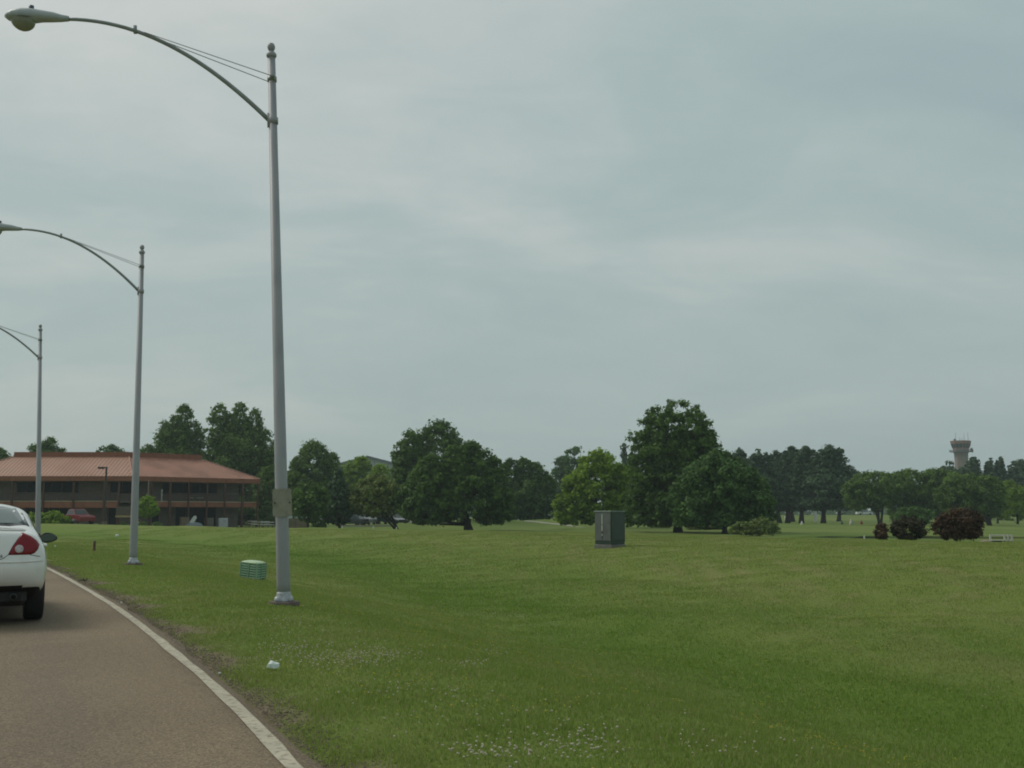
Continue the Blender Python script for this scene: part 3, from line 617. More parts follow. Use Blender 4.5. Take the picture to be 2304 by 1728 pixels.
# fascia boards, soffit, balcony slab, beam boards
for (P, Q, n_) in ((Lp, Ap, 6), (Ap, Bp, 7), (Bp, B2, 3), (L2, Lp, 3)):
    D = Q - P
    for j in range(n_):
        wallrun(P + D * (j / n_) + D.normalized() * .02, P + D * ((j + 1) / n_) - D.normalized() * .02, EAVE - .56, EAVE - .01, .1, M_fas, 'fascia_board', -.03)
ring = [Lp, Ap, Bp, B2, A2, L2]
mb = MB(); mb.add([zv(p, EAVE - .50) for p in ring], [tuple(range(6))]); bput(mb, 'soffit', M_post)
BAL = 2.3
def slab(z0, z1, P, Q, kP, kQ, d0, d1, m, nm):
    a, b, c, d = off(P, kP, d0), off(Q, kQ, d0), off(Q, kQ, d1), off(P, kP, d1); mb = MB()
    mb.add([zv(q, z0) for q in (a, b, c, d)] + [zv(q, z1) for q in (a, b, c, d)], [(3, 2, 1, 0), (4, 5, 6, 7), (0, 1, 5, 4), (1, 2, 6, 5), (2, 3, 7, 6), (3, 0, 4, 7)]); return bput(mb, nm, m)
SX = at(264, 1135, 140).x; SXr = (Ap - Lp).normalized()
LeftEnd = Vector((SX, 140, 0))
slab(DECK - .12, DECK, Lp, Ap, 'L', 'A', .25, BAL + .2, M_wall, 'balcony_floor')
slab(DECK - .12, DECK, Ap, Bp, 'A', 'B', .25, BAL + .2, M_wall, 'balcony_floor')
off_L0 = Lp + Vector((.25, .2, 0))
n_ = 5
for j in range(n_):
    P, Q = Vector((Lp.x + .3, 140.2, 0)), Vector((SX, 140.2, 0)); D = Q - P
    wallrun(P + D * (j / n_) + DL * .02, P + D * ((j + 1) / n_) - DL * .02, DECK - .78, DECK - .02, .1, M_fas, 'balcony_beam', 0)
    wallrun(P + D * (j / n_) + DL * .02, P + D * ((j + 1) / n_) - DL * .02, DECK - .018, DECK + .045, .14, M_edge, 'deck_edge', -.02)
NP_ = 7; RP = [Ap + DR * (18.0 * (j + .0) / NP_) for j in range(NP_ + 1)]
for j in range(1, NP_):
    P, Q = RP[j], RP[j + 1]
    wallrun(P + DR * .02, Q - DR * (.02 if j < NP_ - 1 else .3), DECK - .66, DECK - .02, .1, M_fas, 'balcony_beam', .2)
    wallrun(P + DR * .02, Q - DR * (.02 if j < NP_ - 1 else .3), DECK - .018, DECK + .045, .14, M_edge, 'deck_edge', .18)
# posts
lposts = [at(u, 1150, 140).x for u in (-40, 24, 95, 163, 232)]
for x_ in lposts + [SX + .1]:
    mb = MB(); mb.box((x_, 140.12, (EAVE - .5 + GZ) / 2), (.2, .2, EAVE - .5 - GZ)); bput(mb, 'post', M_post)
for j, P in enumerate(RP):
    P = P + NR * .12 - DR * (.25 if j == NP_ else 0) + DR * (.2 if j == 0 else 0); mb = MB(); w_ = .24 if j in (2, 6) else .17
    mb.box((P.x, P.y, (EAVE - .5 + GZ) / 2), (w_, w_, EAVE - .5 - GZ), Matrix.Rotation(R(45), 3, 'Z')); bput(mb, 'post', M_post)
# railings
def railing(P, Q, z):
    D = Q - P; n_ = max(2, int(D.length / .26)); mb = MB(); d = D.normalized()
    mb.tube([zv(P, z + 1.02), zv(Q, z + 1.02)], .045, 5); mb.tube([zv(P, z + .15), zv(Q, z + .15)], .03, 5)
    for j in range(n_ + 1):
        p = P + D * (j / n_); mb.tube([zv(p, z + .15), zv(p, z + 1.0)], .018, 4, caps=False)
    return bput(mb, 'railing', M_rail)
M_rail = mat('rail_grey_brown', (.10, .082, .058), .8)
xs_ = [Lp.x + .4] + lposts[1:] + [SX]
for j in range(len(xs_) - 1): railing(Vector((xs_[j], 140.35, 0)), Vector((xs_[j + 1], 140.35, 0)), DECK)
for j in range(1, NP_ - 1): railing(RP[j] + NR * .4, RP[j + 1] + NR * .4, DECK)
railing(RP[6] + NR * .4, RP[7] + NR * .4 - DR * .8, DECK)
# walls with window bands (upper and lower storey)
def bay(P, Q, z0, z1, kind, ins=BAL):
    """one wall bay: solid pier, or a dark window band with frame"""
    if kind == 'wall': wallrun(P, Q, z0, z1, .25, M_wall, 'wall_panel', ins); return
    D = (Q - P).normalized(); n_ = Vector((-D.y, D.x, 0)); zs = z0 + (.95 if kind == 'win' else .05); zt_ = z1 - .12
    if kind == 'win': wallrun(P, Q, z0, zs, .25, M_wall, 'wall_panel', ins)
    wallrun(P, Q, zt_, z1, .25, M_wall, 'wall_panel', ins)
    wn = wallrun(P, Q, zs, zt_, .04, M_glass, 'window', ins + .16)
    L_ = (Q - P).length; k = max(1, round(L_ / 1.3)); fr = MB()
    def bar(a, b, za, zb, t0=0):
        p, q = P + D * a + n_ * (ins + .10), P + D * b + n_ * (ins + .10)
        fr.add([zv(p, za), zv(q, za), zv(q + n_ * .05, za), zv(p + n_ * .05, za), zv(p, zb), zv(q, zb), zv(q + n_ * .05, zb), zv(p + n_ * .05, zb)], [(0, 1, 5, 4), (1, 2, 6, 5), (2, 3, 7, 6), (3, 0, 4, 7), (4, 5, 6, 7), (3, 2, 1, 0)])
    for j in range(k + 1):
        x = j / k * L_; bar(max(0, x - .035), min(L_, x + .035), zs + .002, zt_ - .002)
    bar(.04, L_ - .04, zs + .004, zs + .07); bar(.04, L_ - .04, zt_ - .07, zt_ - .004)
    f = bput(fr, 'window_frame', M_post); f.parent = wn
def wx(u): return at(u, 1100, 142.3).x
front = lambda x: Vector((x, 140, 0))
ub = [(-110, 38, 'wall'), (38, 82, 'win'), (82, 92, 'wall'), (92, 162, 'win'), (165, 176, 'win'), (176, 248, 'wall'), (248, 300, 'win')]
for a, b, k in ub: bay(front(max(wx(a), Lp.x + BAL)), front(wx(b)), DECK + .0, EAVE - .5, k)
lb = [(-110, 60, 'wall'), (60, 160, 'door'), (160, 246, 'wall'), (246, 270, 'door'), (270, 300, 'wall')]
for a, b, k in lb: bay(front(max(wx(a), Lp.x + BAL)), front(wx(b)), GZ - .3, DECK - .12, k)
# right facade
A_in = Ap + bis * BAL; tA = (A_in - Ap).dot(DR)
def rf(t): return Ap + DR * t
for a, b, k in ((tA, .9, 'wall'), (.9, 2.3, 'win'), (2.3, 5.3, 'wall'), (5.3, 6.9, 'win'), (6.9, 13.0, 'win'), (13.0, 16.2, 'wall')):
    bay(rf(a), rf(b), DECK, EAVE - .5, k)
for a, b, k in ((tA, 4.0, 'wall'), (4.0, 4.9, 'door'), (4.9, 7.2, 'wall'), (7.2, 13.0, 'door'), (13.0, 16.2, 'wall')):
    bay(rf(a), rf(b), GZ - .3, DECK - .12, k)
# end and rear walls
wallrun(rf(16.2) + NR * (BAL + .26), rf(16.2) + NR * (DEPTH - 1), GZ - .3, EAVE - .5, .25, M_wall, 'wall_panel')
mb = MB(); q0, q1 = Lp + Vector((BAL, BAL, 0)), L2 + Vector((BAL, -BAL, 0)); mb.add([zv(q0, GZ - .3), zv(q1, GZ - .3), zv(q1, EAVE - .5), zv(q0, EAVE - .5)], [(0, 1, 2, 3)]); bput(mb, 'wall_panel', M_wall)
q0, q1, q2 = L2 + Vector((BAL, -BAL, 0)), A2 - bis * BAL, B2 - NR * BAL - DR * 1.8
mb = MB(); mb.add([zv(q0, GZ - .3), zv(q1, GZ - .3), zv(q2, GZ - .3), zv(q0, EAVE - .5), zv(q1, EAVE - .5), zv(q2, EAVE - .5)], [(0, 1, 4, 3), (1, 2, 5, 4)]); bput(mb, 'wall_panel', M_wall)
# staircase with landing at the bend
st = MB(); x0, x1 = at(264, 1160, 137).x, at(301, 1160, 137).x; zl = at(280, 1160, 137).z
st.box(((x0 + x1) / 2, 137, zl - .1), (x1 - x0, 1.4, .22)); landing = bput(st, 'stair_landing', M_tan)
st = MB(); st.box(((x0 + x1) / 2, 136.5, zl + .55), (x1 - x0, .06, 1.05)); bput(st, 'landing_screen', M_rail)
for k, (sa, sb) in enumerate((((x1, 137, zl), (at(334, 1183, 136).x, 136, GZ)), ((x0 + .6, 137.6, zl), (SX + 4.4, 139.6, DECK)))):
    a, b = Vector(sa), Vector(sb); nst = 8; sm_ = MB()
    for s_ in (-.6, .6):
        sm_.tube([a + Vector((0, s_, -.08)), b + Vector((0, s_, -.08))], .1, 4)
    so = bput(sm_, 'stair_stringer', M_tan if k == 0 else M_post)
    for j in range(nst):
        p = a.lerp(b, (j + .5) / nst); mb = MB(); mb.box(p, (.32, 1.15, .05)); bput(mb, 'stair_step', M_rail)
st = MB()
for x_ in (x0 + .1, x1 - .1): st.box((x_, 136.6, (zl - .2 + GZ) / 2), (.15, .15, zl - .2 - GZ))
bput(st, 'stair_post', M_post)
# things on the balcony and in front of the building
M_white = mat('white_painted', (.62, .62, .58), .6, var=.06); M_offw = mat('off_white', (.50, .48, .42), .7)
def small_table(name, p, rz, label, w=.9, top=M_offw, grp=None, h=.6):
    t = empty(name, p, rz, label, 'table', grp); m = MB(); m.bbox((0, 0, h), (w, w * .7, .06), .02); m.build('table_top', top, t)
    for sx in (-1, 1):
        m = MB(); m.tube([(sx * w * .38, -w * .25, 0), (sx * w * .3, w * .0, h - .03), (sx * w * .38, w * .25, 0)], .025, 5); m.build('leg', M_post, t)
    return t
def rpoint(u, ins, z):
    # point on the line parallel to the right facade, inset by ins, seen at picture column u
    P0 = Ap + NR * ins; k = ray(u, 1150).x / ray(u, 1150).y; t = (k * P0.y - P0.x) / (DR.x - k * DR.y); p = P0 + DR * t; return Vector((p.x, p.y, z))
small_table('balcony_table', rpoint(426, .9, DECK), .785, 'left small pale table on the upper balcony', .8, grp='pale tables on the balcony', h=.5)
small_table('balcony_table', rpoint(448, .9, DECK), .785, 'right small pale table on the upper balcony', .8, grp='pale tables on the balcony', h=.5)
t = empty('white_statue', rpoint(363, .8, DECK), 0, 'narrow white upright object on the balcony near the staircase', 'ornament')
m = MB(); m.lathe([(.16, 0), (.16, .1), (.08, .2), (.10, .7), (.13, 1.0), (.05, 1.2), (.10, 1.3), (.09, 1.45), (.02, 1.55)], 10); m.build('figure', M_white, t, True)
def gz(u, Y): p = gpos(u, Y); return p
# crates and covers by the lower wall
def crate(u, Y, w, h, label, m, grp=None):
    t = empty('storage_crate', gz(u, Y), R(35), label, 'crate', grp)
    b = MB(); b.bbox((0, 0, h / 2), (w, w * .8, h), .03); b.build('box', m, t); b = MB(); b.bbox((0, 0, h + .03), (w + .06, w * .8 + .06, .06), .02); b.build('lid', m, t); return t
M_crate = mat('crate_tan', (.20, .155, .10), .8, var=.2); M_crate2 = mat('crate_grey', (.14, .125, .10), .8, var=.2)
crate(415, 143, .95, 1.25, 'left tan crate below the balcony of the right wing', M_crate, 'crates below the balcony'); crate(424, 144.5, .6, .9, 'narrow tan crate beside the leaning white sheet', M_crate, 'crates below the balcony'); crate(470, 148, 1.0, 1.2, 'dark grey crate below the balcony, right of the blue grey cover', M_crate2, 'crates below the balcony')
t = empty('leaning_board', gz(430, 142), R(30), 'white rounded board leaning against the tan crates', 'board'); m = MB(); Mx = Matrix.Rotation(R(32), 3, 'Y')
m.prism([(-.2, 0), (.2, 0), (.24, .5), (.2, .95), (0, 1.1), (-.2, .95), (-.24, .5)], -.04, .04, Matrix.Translation((0, 0, .55)) @ Mx.to_4x4()); m.build('board', M_white, t)
t = empty('covered_grill', gz(437, 142.5), R(20), 'low blue grey covered heap right of the leaning white board', 'cover'); m = MB(); m.lathe([(1.1, 0), (1.05, .35), (.7, .62), (.2, .72), (.02, .73)], 14); m.build('cover', mat('tarp_blue_grey', (.14, .17, .19), .6), t, True)
t = empty('white_cabinet', gz(502, 146), R(25), 'white boxy cabinet standing below the right end of the balcony', 'cabinet'); m = MB(); m.bbox((0, 0, .62), (1.1, .75, 1.15), .04); m.build('body', mat('cabinet_white', (.42, .43, .46), .5), t); m = MB(); m.bbox((0, 0, .03), (1.0, .65, .08), .01); m.build('plinth', M_crate2, t); m = MB(); m.bbox((.1, -.39, .8), (.3, .03, .04), .01); m.build('handle', M_post, t)
for (u, Y, lab) in ((568, 146, 'farthest left picnic table beside the building corner'), (577, 141, 'small picnic table in front of the right building corner'), (603, 134, 'white topped picnic table nearest the lamp post'), (597, 150, 'pale picnic table behind the white topped one')):
    p = gz(u, Y) + Vector((0, 0, .05)); big = u == 603
    t = empty('picnic_table', p, R(15), lab, 'picnic table', 'picnic tables beside the building'); wv = 1.5 if big else 1.1; mm = M_white if big else M_offw
    m = MB(); m.bbox((0, 0, .74), (wv, .7, .06), .01); m.build('table_top', mm, t)
    for sy in (-1, 1):
        m = MB(); m.bbox((0, sy * .65, .45), (wv, .25, .05), .01); m.build('bench', mm, t)
    for sx in (-1, 1):
        m = MB(); m.tube([(sx * wv * .35, -.65, 0), (sx * wv * .35, 0, .7), (sx * wv * .35, .65, 0)], .04, 5); m.tube([(sx * wv * .35, -.72, .41), (sx * wv * .35, .72, .41)], .035, 5); m.build('leg', M_post, t)
# brown fence right of the lamp post
def fence(u0, u1, Y, h, label, m, n_):
    p0, p1 = gz(u0, Y), gz(u1, Y); t = empty('timber_fence', p0, 0, label, 'fence'); D = p1 - p0
    for j in range(n_):
        b = MB(); q = D * ((j + .5) / n_); b.box((q.x, q.y, h / 2 + q.z), (D.length / n_ - .02, .05, h)); b.build('board', m, t)
    for j in (0, n_ // 2, n_): b = MB(); q = D * (j / n_); b.box((q.x, q.y + .1, h / 2 + q.z), (.1, .1, h + .1)); b.build('post', m, t)
    return t
fence(640, 690, 138, 1.25, 'weathered brown board fence just right of the nearest lamp post', mat('fence_brown', (.15, .11, .075), .9, var=.3, scale=2), 16)
# dark parking lot lamp in front of the building
M_dk = mat('dark_bronze', (.028, .022, .018), .5, var=.1)
p = gz(235, 122); t = empty('parking_lamp', p, 0, 'thin dark bronze parking lot lamp with square head in front of the red roof', 'street lamp'); hh = at(235, 1052, 122).z - p.z
m = MB(); m.box((0, 0, hh / 2), (.15, .15, hh)); m.build('pole', M_dk, t); m = MB(); m.box((-.15, 0, hh + .02), (.55, .1, .1)); m.build('arm', M_dk, t)
m = MB(); m.bbox((-.55, 0, hh - .02), (.62, .4, .2), .03); hd = m.build('lamp_head', M_dk, t); m = MB(); m.box((-.55, 0, hh - .13), (.5, .3, .02)); q = m.build('lens', M_glass, hd)
m = MB(); m.lathe([(.25, -.2), (.25, .35)], 12); m.build('base', M_wall, t)

# ------------------------------------------------------------------ vehicles far away
M_tyre = mat('tyre_rubber', (.018, .018, .018), .8); M_rim = mat('wheel_rim', (.25, .25, .25), .35, metal=.8); M_cg = mat('car_glass', (.02, .028, .03), .06)
def wheel(parent, x, y, r_, w_=.2):
    Mx = Matrix.Rotation(R(90), 3, 'X'); m = MB()
    m.lathe([(r_ * .62, -w_ / 2), (r_ * .93, -w_ / 2), (r_, -w_ * .33), (r_, w_ * .33), (r_ * .93, w_ / 2), (r_ * .62, w_ / 2)], 24, (x, y, r_), Mx); wh = m.build('wheel', M_tyre, parent, False)
    m = MB(); m.lathe([(r_ * .08, w_ * .42), (r_ * .55, w_ * .30), (r_ * .63, w_ * .46), (r_ * .63, -w_ * .46), (r_ * .5, -w_ * .3)], 16, (x, y, r_), Mx); m.build('rim', M_rim, wh)
def simple_car(name, loc, rz, label, paint, prof, green, wheels, group=None, L_=4.6, W_=1.8, cat='car'):
    """prof: lower body side profile; green: cabin side profile (x from the rear, z)"""
    t = empty(name, loc, rz, label, cat, group); m = MB(); n = len(prof)
    vs = []; 
    for (yy_, k) in ((-W_ / 2, .0), (-W_ / 2 + .06, 1), (W_ / 2 - .06, 1), (W_ / 2, .0)):
        zc = sum(q[1] for q in prof) / n; xc = L_ / 2
        f = .965 if k == 0 else 1.0
        vs += [(xc + (q[0] - xc) * f - L_ / 2, yy_, zc + (q[1] - zc) * f) for q in prof]
    fs = [tuple(range(n)), tuple(range(4 * n - 1, 3 * n - 1, -1))]
    for a in range(3):
        for i in range(n): fs.append((a * n + i, a * n + n + i, a * n + n + (i + 1) % n, a * n + (i + 1) % n))
    m.add(vs, fs); b = m.build('body', paint, t)
    cb = MB(); vs = []; n2 = len(green); zb = min(q[1] for q in green); zt_ = max(q[1] for q in green)
    for sy in (-1, 1): vs += [(q[0] - L_ / 2, sy * (W_ / 2 - .08 - .2 * (q[1] - zb) / (zt_ - zb)), q[1]) for q in green]
    cb.add(vs, [tuple(range(n2)), tuple(range(2 * n2 - 1, n2 - 1, -1))] + [(i, i + n2, (i + 1) % n2 + n2, (i + 1) % n2) for i in range(n2)]); cab = cb.build('cabin', paint, t)
    gl = MB(); cx_ = sum(q[0] for q in green) / n2; czz = (zb + zt_) / 2
    for sy in (-1, 1):
        g = [(cx_ + (q[0] - cx_) * .86, czz + (q[1] - czz) * .72) for q in green]
        vs = [(q[0] - L_ / 2, sy * (W_ / 2 - .08 - .2 * (q[1] - zb) / (zt_ - zb) + .012), q[1]) for q in g]; gl.add(vs, [tuple(range(n2)) if sy < 0 else tuple(range(n2 - 1, -1, -1))])
    gl.build('side_window', M_cg, cab)
    lo_f, hi_f = [q for q in green if q[0] > cx_][0:1], None
    gs = sorted(green, key=lambda q: q[0]); gb0, gb1 = gs[0], gs[-1]; tops = sorted([q for q in green if q[1] > czz], key=lambda q: q[0]); t0, t1 = tops[0], tops[-1]
    for (nm, lo, hi, dx) in (('windscreen', gb1, t1, .015), ('rear_window', gb0, t0, -.015)):
        g = MB(); a = .12; vs = []
        for (f, wy) in ((a, .78), (1 - a, .66)):
            x_ = lo[0] + (hi[0] - lo[0]) * f - L_ / 2 + dx; z_ = lo[1] + (hi[1] - lo[1]) * f + .008; vs += [(x_, -wy * W_ / 2, z_), (x_, wy * W_ / 2, z_)]
        g.add(vs, [(0, 1, 3, 2)]); g.build(nm, M_cg, cab)
    for x_ in wheels:
        for sy in (-1, 1): wheel(t, x_ - L_ / 2, sy * (W_ / 2 - .08), .33)
    for sy in (-1, 1):
        g = MB(); g.bbox((-L_ / 2 + .02, sy * (W_ / 2 - .2), .78), (.06, .26, .16), .02); g.build('taillight', M_tail, t)
        g = MB(); g.bbox((L_ / 2 - .06, sy * (W_ / 2 - .25), .66), (.1, .32, .14), .02); g.build('headlight', M_offw, t)
    return t
M_tail = mat('tail_red', (.24, .012, .012), .25, coat=.5)
SED = [(0, .3), (4.6, .28), (4.62, .55), (4.5, .72), (3.5, .92), (.7, .98), (.05, .92), (-.02, .6)]; SEDG = [(.5, .94), (1.1, 1.40), (2.5, 1.44), (3.5, .90)]
SUV = [(0, .35), (4.6, .35), (4.6, .8), (4.4, .98), (3.5, 1.08), (.05, 1.1), (0, .7)]; SUVG = [(.05, 1.06), (.35, 1.68), (2.7, 1.72), (3.55, 1.05)]
PICK = [(0, .42), (5.2, .40), (5.24, .8), (5.1, .98), (3.9, 1.06), (.02, 1.06), (0, .8)]; PICKG = [(2.0, 1.04), (2.2, 1.66), (3.2, 1.70), (3.95, 1.02)]
M_red = mat('pickup_red', (.20, .008, .016), .4, coat=.6, var=.08); p = gz(171, 127)
tr = simple_car('pickup_truck', p, R(-42), 'red pickup truck with silver lower sides parked before the building', M_red, PICK, PICKG, (.95, 4.3), L_=5.2, W_=1.85, cat='pickup truck')
M_sil = mat('silver_paint', (.30, .30, .31), .4, metal=.3)
for sy in (-1, 1):
    m = MB(); m.bbox((0, sy * .93, .50), (3.9, .03, .2), .01); m.build('lower_trim', M_sil, tr)
m = MB(); m.bbox((-1.65, 0, 1.075), (1.75, 1.5, .03), .01); m.build('truck_bed', M_dk, tr)
m = MB(); m.bbox((-2.63, 0, .55), (.1, 1.7, .2), .03); m.build('bumper', M_sil, tr)
PC = 'cars parked under the trees'
pt_dk = mat('car_paint_dark', (.022, .032, .036), .25, coat=.8); pt_lg = mat('car_paint_silver', (.34, .37, .37), .3, metal=.3, coat=.6); pt_w = mat('car_paint_white', (.55, .56, .55), .3, coat=.6)
simple_car('parked_car', gz(788, 150), R(160), 'dark sedan parked left of the olive tree trunk', pt_dk, SED, SEDG, (.85, 3.7), PC)
simple_car('parked_car', gz(822, 153), R(-70), 'silver suv parked in the middle under the olive tree', pt_lg, SUV, SUVG, (.8, 3.75), PC)
simple_car('parked_car', gz(858, 151), R(-75), 'dark suv parked right of the silver one', pt_dk, SUV, SUVG, (.8, 3.75), PC)
simple_car('parked_car', gz(890, 156), R(-60), 'dark sedan parked behind the tree trunk at the white post', pt_dk, SED, SEDG, (.85, 3.7), PC)
simple_car('parked_car', gz(937, 165), R(-80), 'white suv half hidden by the broad oak', pt_w, SUV, SUVG, (.8, 3.75), PC)
simple_car('parked_car', gz(978, 172), R(-85), 'white van shape visible beside the oak trunk', pt_w, SUV, SUVG, (.8, 3.75), PC)
simple_car('parked_car', gz(1190, 200), R(10), 'white car seen below the pointed dark tree', pt_w, SED, SEDG, (.85, 3.7), PC)
simple_car('parked_car', gz(1945, 330), R(5), 'distant white car left of the forked tree trunk', pt_w, SED, SEDG, (.85, 3.7), PC)
# lot edge kerb
m = MB(); a, b = gz(760, 143), gz(880, 143); m.box(((a + b) / 2) + Vector((0, 0, .12)), ((b - a).length, .2, .22)); tag(m.build('kerb', mat('kerb_concrete', (.30, .27, .2), .9)), kind='structure')
# cart path
m = MB(); pts = [(1180, 152), (1230, 150), (1280, 147), (1330, 143), (1380, 139)]
for i in range(len(pts) - 1):
    a, b = gz(*pts[i]), gz(*pts[i + 1]); vs = []
    for f in np.linspace(0, 1, 5):
        q = a.lerp(b, f)
        vs += [(q.x, q.y - .9, zg(q.x, q.y - .9) + .03), (q.x, q.y + .9, zg(q.x, q.y + .9) + .03)]
    m.add(vs, [(2 * k, 2 * k + 2, 2 * k + 3, 2 * k + 1) for k in range(4)])
tag(m.build('cart_path', mat('path_concrete', (.30, .28, .22), .9)), kind='structure')

# ------------------------------------------------------------------ hangar, control tower
hg = empty('hangar', gz(826, 350), 0, 'pale grey metal hangar gable rising behind the pale green treetops', 'hangar'); G = gz(826, 350)
zr = at(826, 1030, 350).z - G.z; ze = at(740, 1052, 350).z - G.z; hw = 26
M_hw = mat('hangar_wall', (.36, .40, .41), .6, var=.06, scale=.4); M_hr = mat('hangar_roof', (.14, .16, .18), .6)
slope = (zr - ze) / (86 / FPX * 350); eh = zr - slope * hw
m = MB(); m.prism([(-hw, 0), (hw, 0), (hw, eh), (0, zr), (-hw, eh)], 0, 40); m.build('wall', M_hw, hg)
for sx in (-1, 1):
    m = MB(); m.prism([(0, zr + .05), (sx * (hw + .8), eh + .05 - slope * .8), (sx * (hw + .8), eh + .6 - slope * .8), (0, zr + .6)], -1, 41); m.build('roof', M_hr, hg)
for i in range(-12, 13):
    x = i * 2.0; h = zr - abs(x) * slope; m = MB(); m.box((x, -.06, h * .5 - .1), (.12, .1, h - .5)); m.build('wall_rib', M_hr, hg)
m = MB(); m.box((0, -.1, 5), (24, .15, 10)); m.build('hangar_door', M_hr, hg)

tY = 520.; tb = gz(2169, tY); tw = empty('control_tower', tb, R(12), 'distant airport control tower with flared glass cab and antennas', 'control tower')
def tz(v): return at(2169, v, tY).z - tb.z
M_tc = mat('tower_concrete', (.22, .175, .145), .85, var=.08, scale=.3); M_tb = mat('tower_band', (.24, .135, .10), .8); M_tg = mat('tower_glass', (.03, .055, .075), .15)
o8 = Matrix.Rotation(R(22.5), 3, 'Z'); S = tY / FPX
m = MB(); m.lathe([(15.5 * S, -1), (14.8 * S, tz(1030)), (15.4 * S, tz(1020))], 8, M=o8); m.build('shaft', M_tc, tw)
m = MB(); m.lathe([(16.2 * S, tz(1020)), (17.2 * S, tz(1012))], 8, M=o8); m.build('lower_cab', mat('tower_dark_band', (.12, .125, .12), .8), tw)
m = MB(); m.lathe([(25.5 * S, tz(1017)), (25.5 * S, tz(1016.2))], 8, M=o8); m.build('catwalk', M_tc, tw)
m = MB()
for k in range(8):
    a0, a1 = R(22.5 + 45 * k), R(67.5 + 45 * k); q0 = Vector((math.cos(a0), math.sin(a0), 0)) * 25.2 * S; q1 = Vector((math.cos(a1), math.sin(a1), 0)) * 25.2 * S
    for zz_ in (tz(1014.4), tz(1012.6)): m.tube([zv(q0, zz_), zv(q1, zz_)], .06, 4)
    for j in range(4): q = q0.lerp(q1, j / 4); m.tube([zv(q, tz(1016.2)), zv(q, tz(1012.6))], .05, 4)
m.build('catwalk_railing', M_hr, tw)
m = MB(); m.lathe([(17.4 * S, tz(1012)), (18.0 * S, tz(1008))], 8, M=o8); m.build('cab_base_band', M_tb, tw)
gl = MB(); gl.lathe([(18.0 * S, tz(1008)), (21.0 * S, tz(999))], 8, M=o8); gl = gl.build('cab_glass', M_tg, tw)
for k in range(8):
    for f in (0, .5):
        pts = []
        for (rr, v) in ((18.2, 1008.2), (21.2, 998.8)):
            a0, a1 = R(22.5 + 45 * k), R(67.5 + 45 * k); q0 = Vector((math.cos(a0), math.sin(a0), 0)) * rr * S; q1 = Vector((math.cos(a1), math.sin(a1), 0)) * rr * S; q = q0.lerp(q1, f); pts.append(zv(q, tz(v)))
        m = MB(); m.tube(pts, .13, 4); m.build('mullion', M_tb, gl)
m = MB(); m.lathe([(21.4 * S, tz(999)), (22.8 * S, tz(993)), (22.2 * S, tz(992))], 8, M=o8); m.build('cab_roof', M_tb, tw)
for (dx, v) in ((-12, 973), (9, 975), (19, 972), (-2, 984), (3, 985)):
    m = MB(); m.tube([(dx * S, 0, tz(992)), (dx * S, 0, tz(v))], [.10, .05], 5); m.build('antenna', M_hr, tw)
m = MB(); m.lathe([(.4, tz(992)), (.6, tz(990)), (.5, tz(988)), (.1, tz(987))], 10, (-14.5 * S, 0, 0)); m.build('beacon', M_hr, tw)
m = MB(); m.lathe([(.1, 0), (.9, .15), (1.1, .5)], 12, (25 * S, 0, tz(1013)), Matrix.Rotation(R(80), 3, 'Y')); m.build('dish', M_tc, tw)

# ------------------------------------------------------------------ small things on the golf course
GPO = 'short white boundary posts beyond the crest'
def wpost(u, vt, vb, Y, label, grp=GPO, w=.12):
    b = at(u, vb, Y); b.z = zg(b.x, b.y); h = at(u, vt, Y).z - b.z; t = empty('marker_post', b, 0, label, 'post', grp)
    m = MB(); m.lathe([(w / 2, -.1), (w / 2, h - .05), (w * .3, h)], 8); m.build('post', M_white, t); m = MB(); m.lathe([(w / 2 + .006, h * .75), (w / 2 + .006, h * .85)], 8); m.build('band', M_offw, t)
wpost(770, 1184, 1196, 110, 'left short white post before the parked cars'); wpost(840, 1184, 1197, 110, 'middle short white post before the parked cars'); wpost(892, 1186, 1197, 110, 'right short white post beside a tree trunk')
wpost(1945, 1205, 1221, 58, 'white post standing alone left of the maroon shrubs', w=.07)
# ball washer like white stand, tee markers, distant people sized dots
t = empty('white_stand', gz(1835, 232), 0, 'tall white stand among the pine trunks', 'stand'); m = MB(); m.lathe([(.35, 0), (.35, .4), (.3, 2.2), (.42, 2.3), (.42, 2.9), (.3, 3.1), (.3, 3.7), (.1, 3.9)], 10); m.build('body', M_white, t)
t = empty('white_stand', gz(1769, 240), 0, 'low white stand at the far side of the pine trunks', 'stand'); m = MB(); m.lathe([(.3, 0), (.35, .9), (.1, 1.1)], 10); m.build('body', M_white, t)
M_mred = mat('marker_red', (.25, .02, .02), .5); M_mgr = mat('marker_green', (.02, .10, .07), .5)
for (u, Y, s_, mm, lab) in ((1915, 182, .55, M_offw, 'larger white marker on the golf lawn'), (1938, 184, .4, M_mred, 'small red marker on the golf lawn'), (1894, 184, .4, M_mgr, 'small dark green bin on the golf lawn'), (1804, 178, .35, M_white, 'small white marker at a pine trunk base')):
    t = empty('tee_marker', gz(u, Y), 0, lab, 'marker', 'markers on the golf lawn'); m = MB(); m.lathe([(s_ * .5, 0), (s_ * .55, s_ * .5), (s_ * .38, s_ * .9), (s_ * .12, s_ * 1.6)], 10); m.build('body', mm, t); m = MB(); m.lathe([(s_ * .6, -.05), (s_ * .6, .06)], 10); m.build('foot', mm, t)
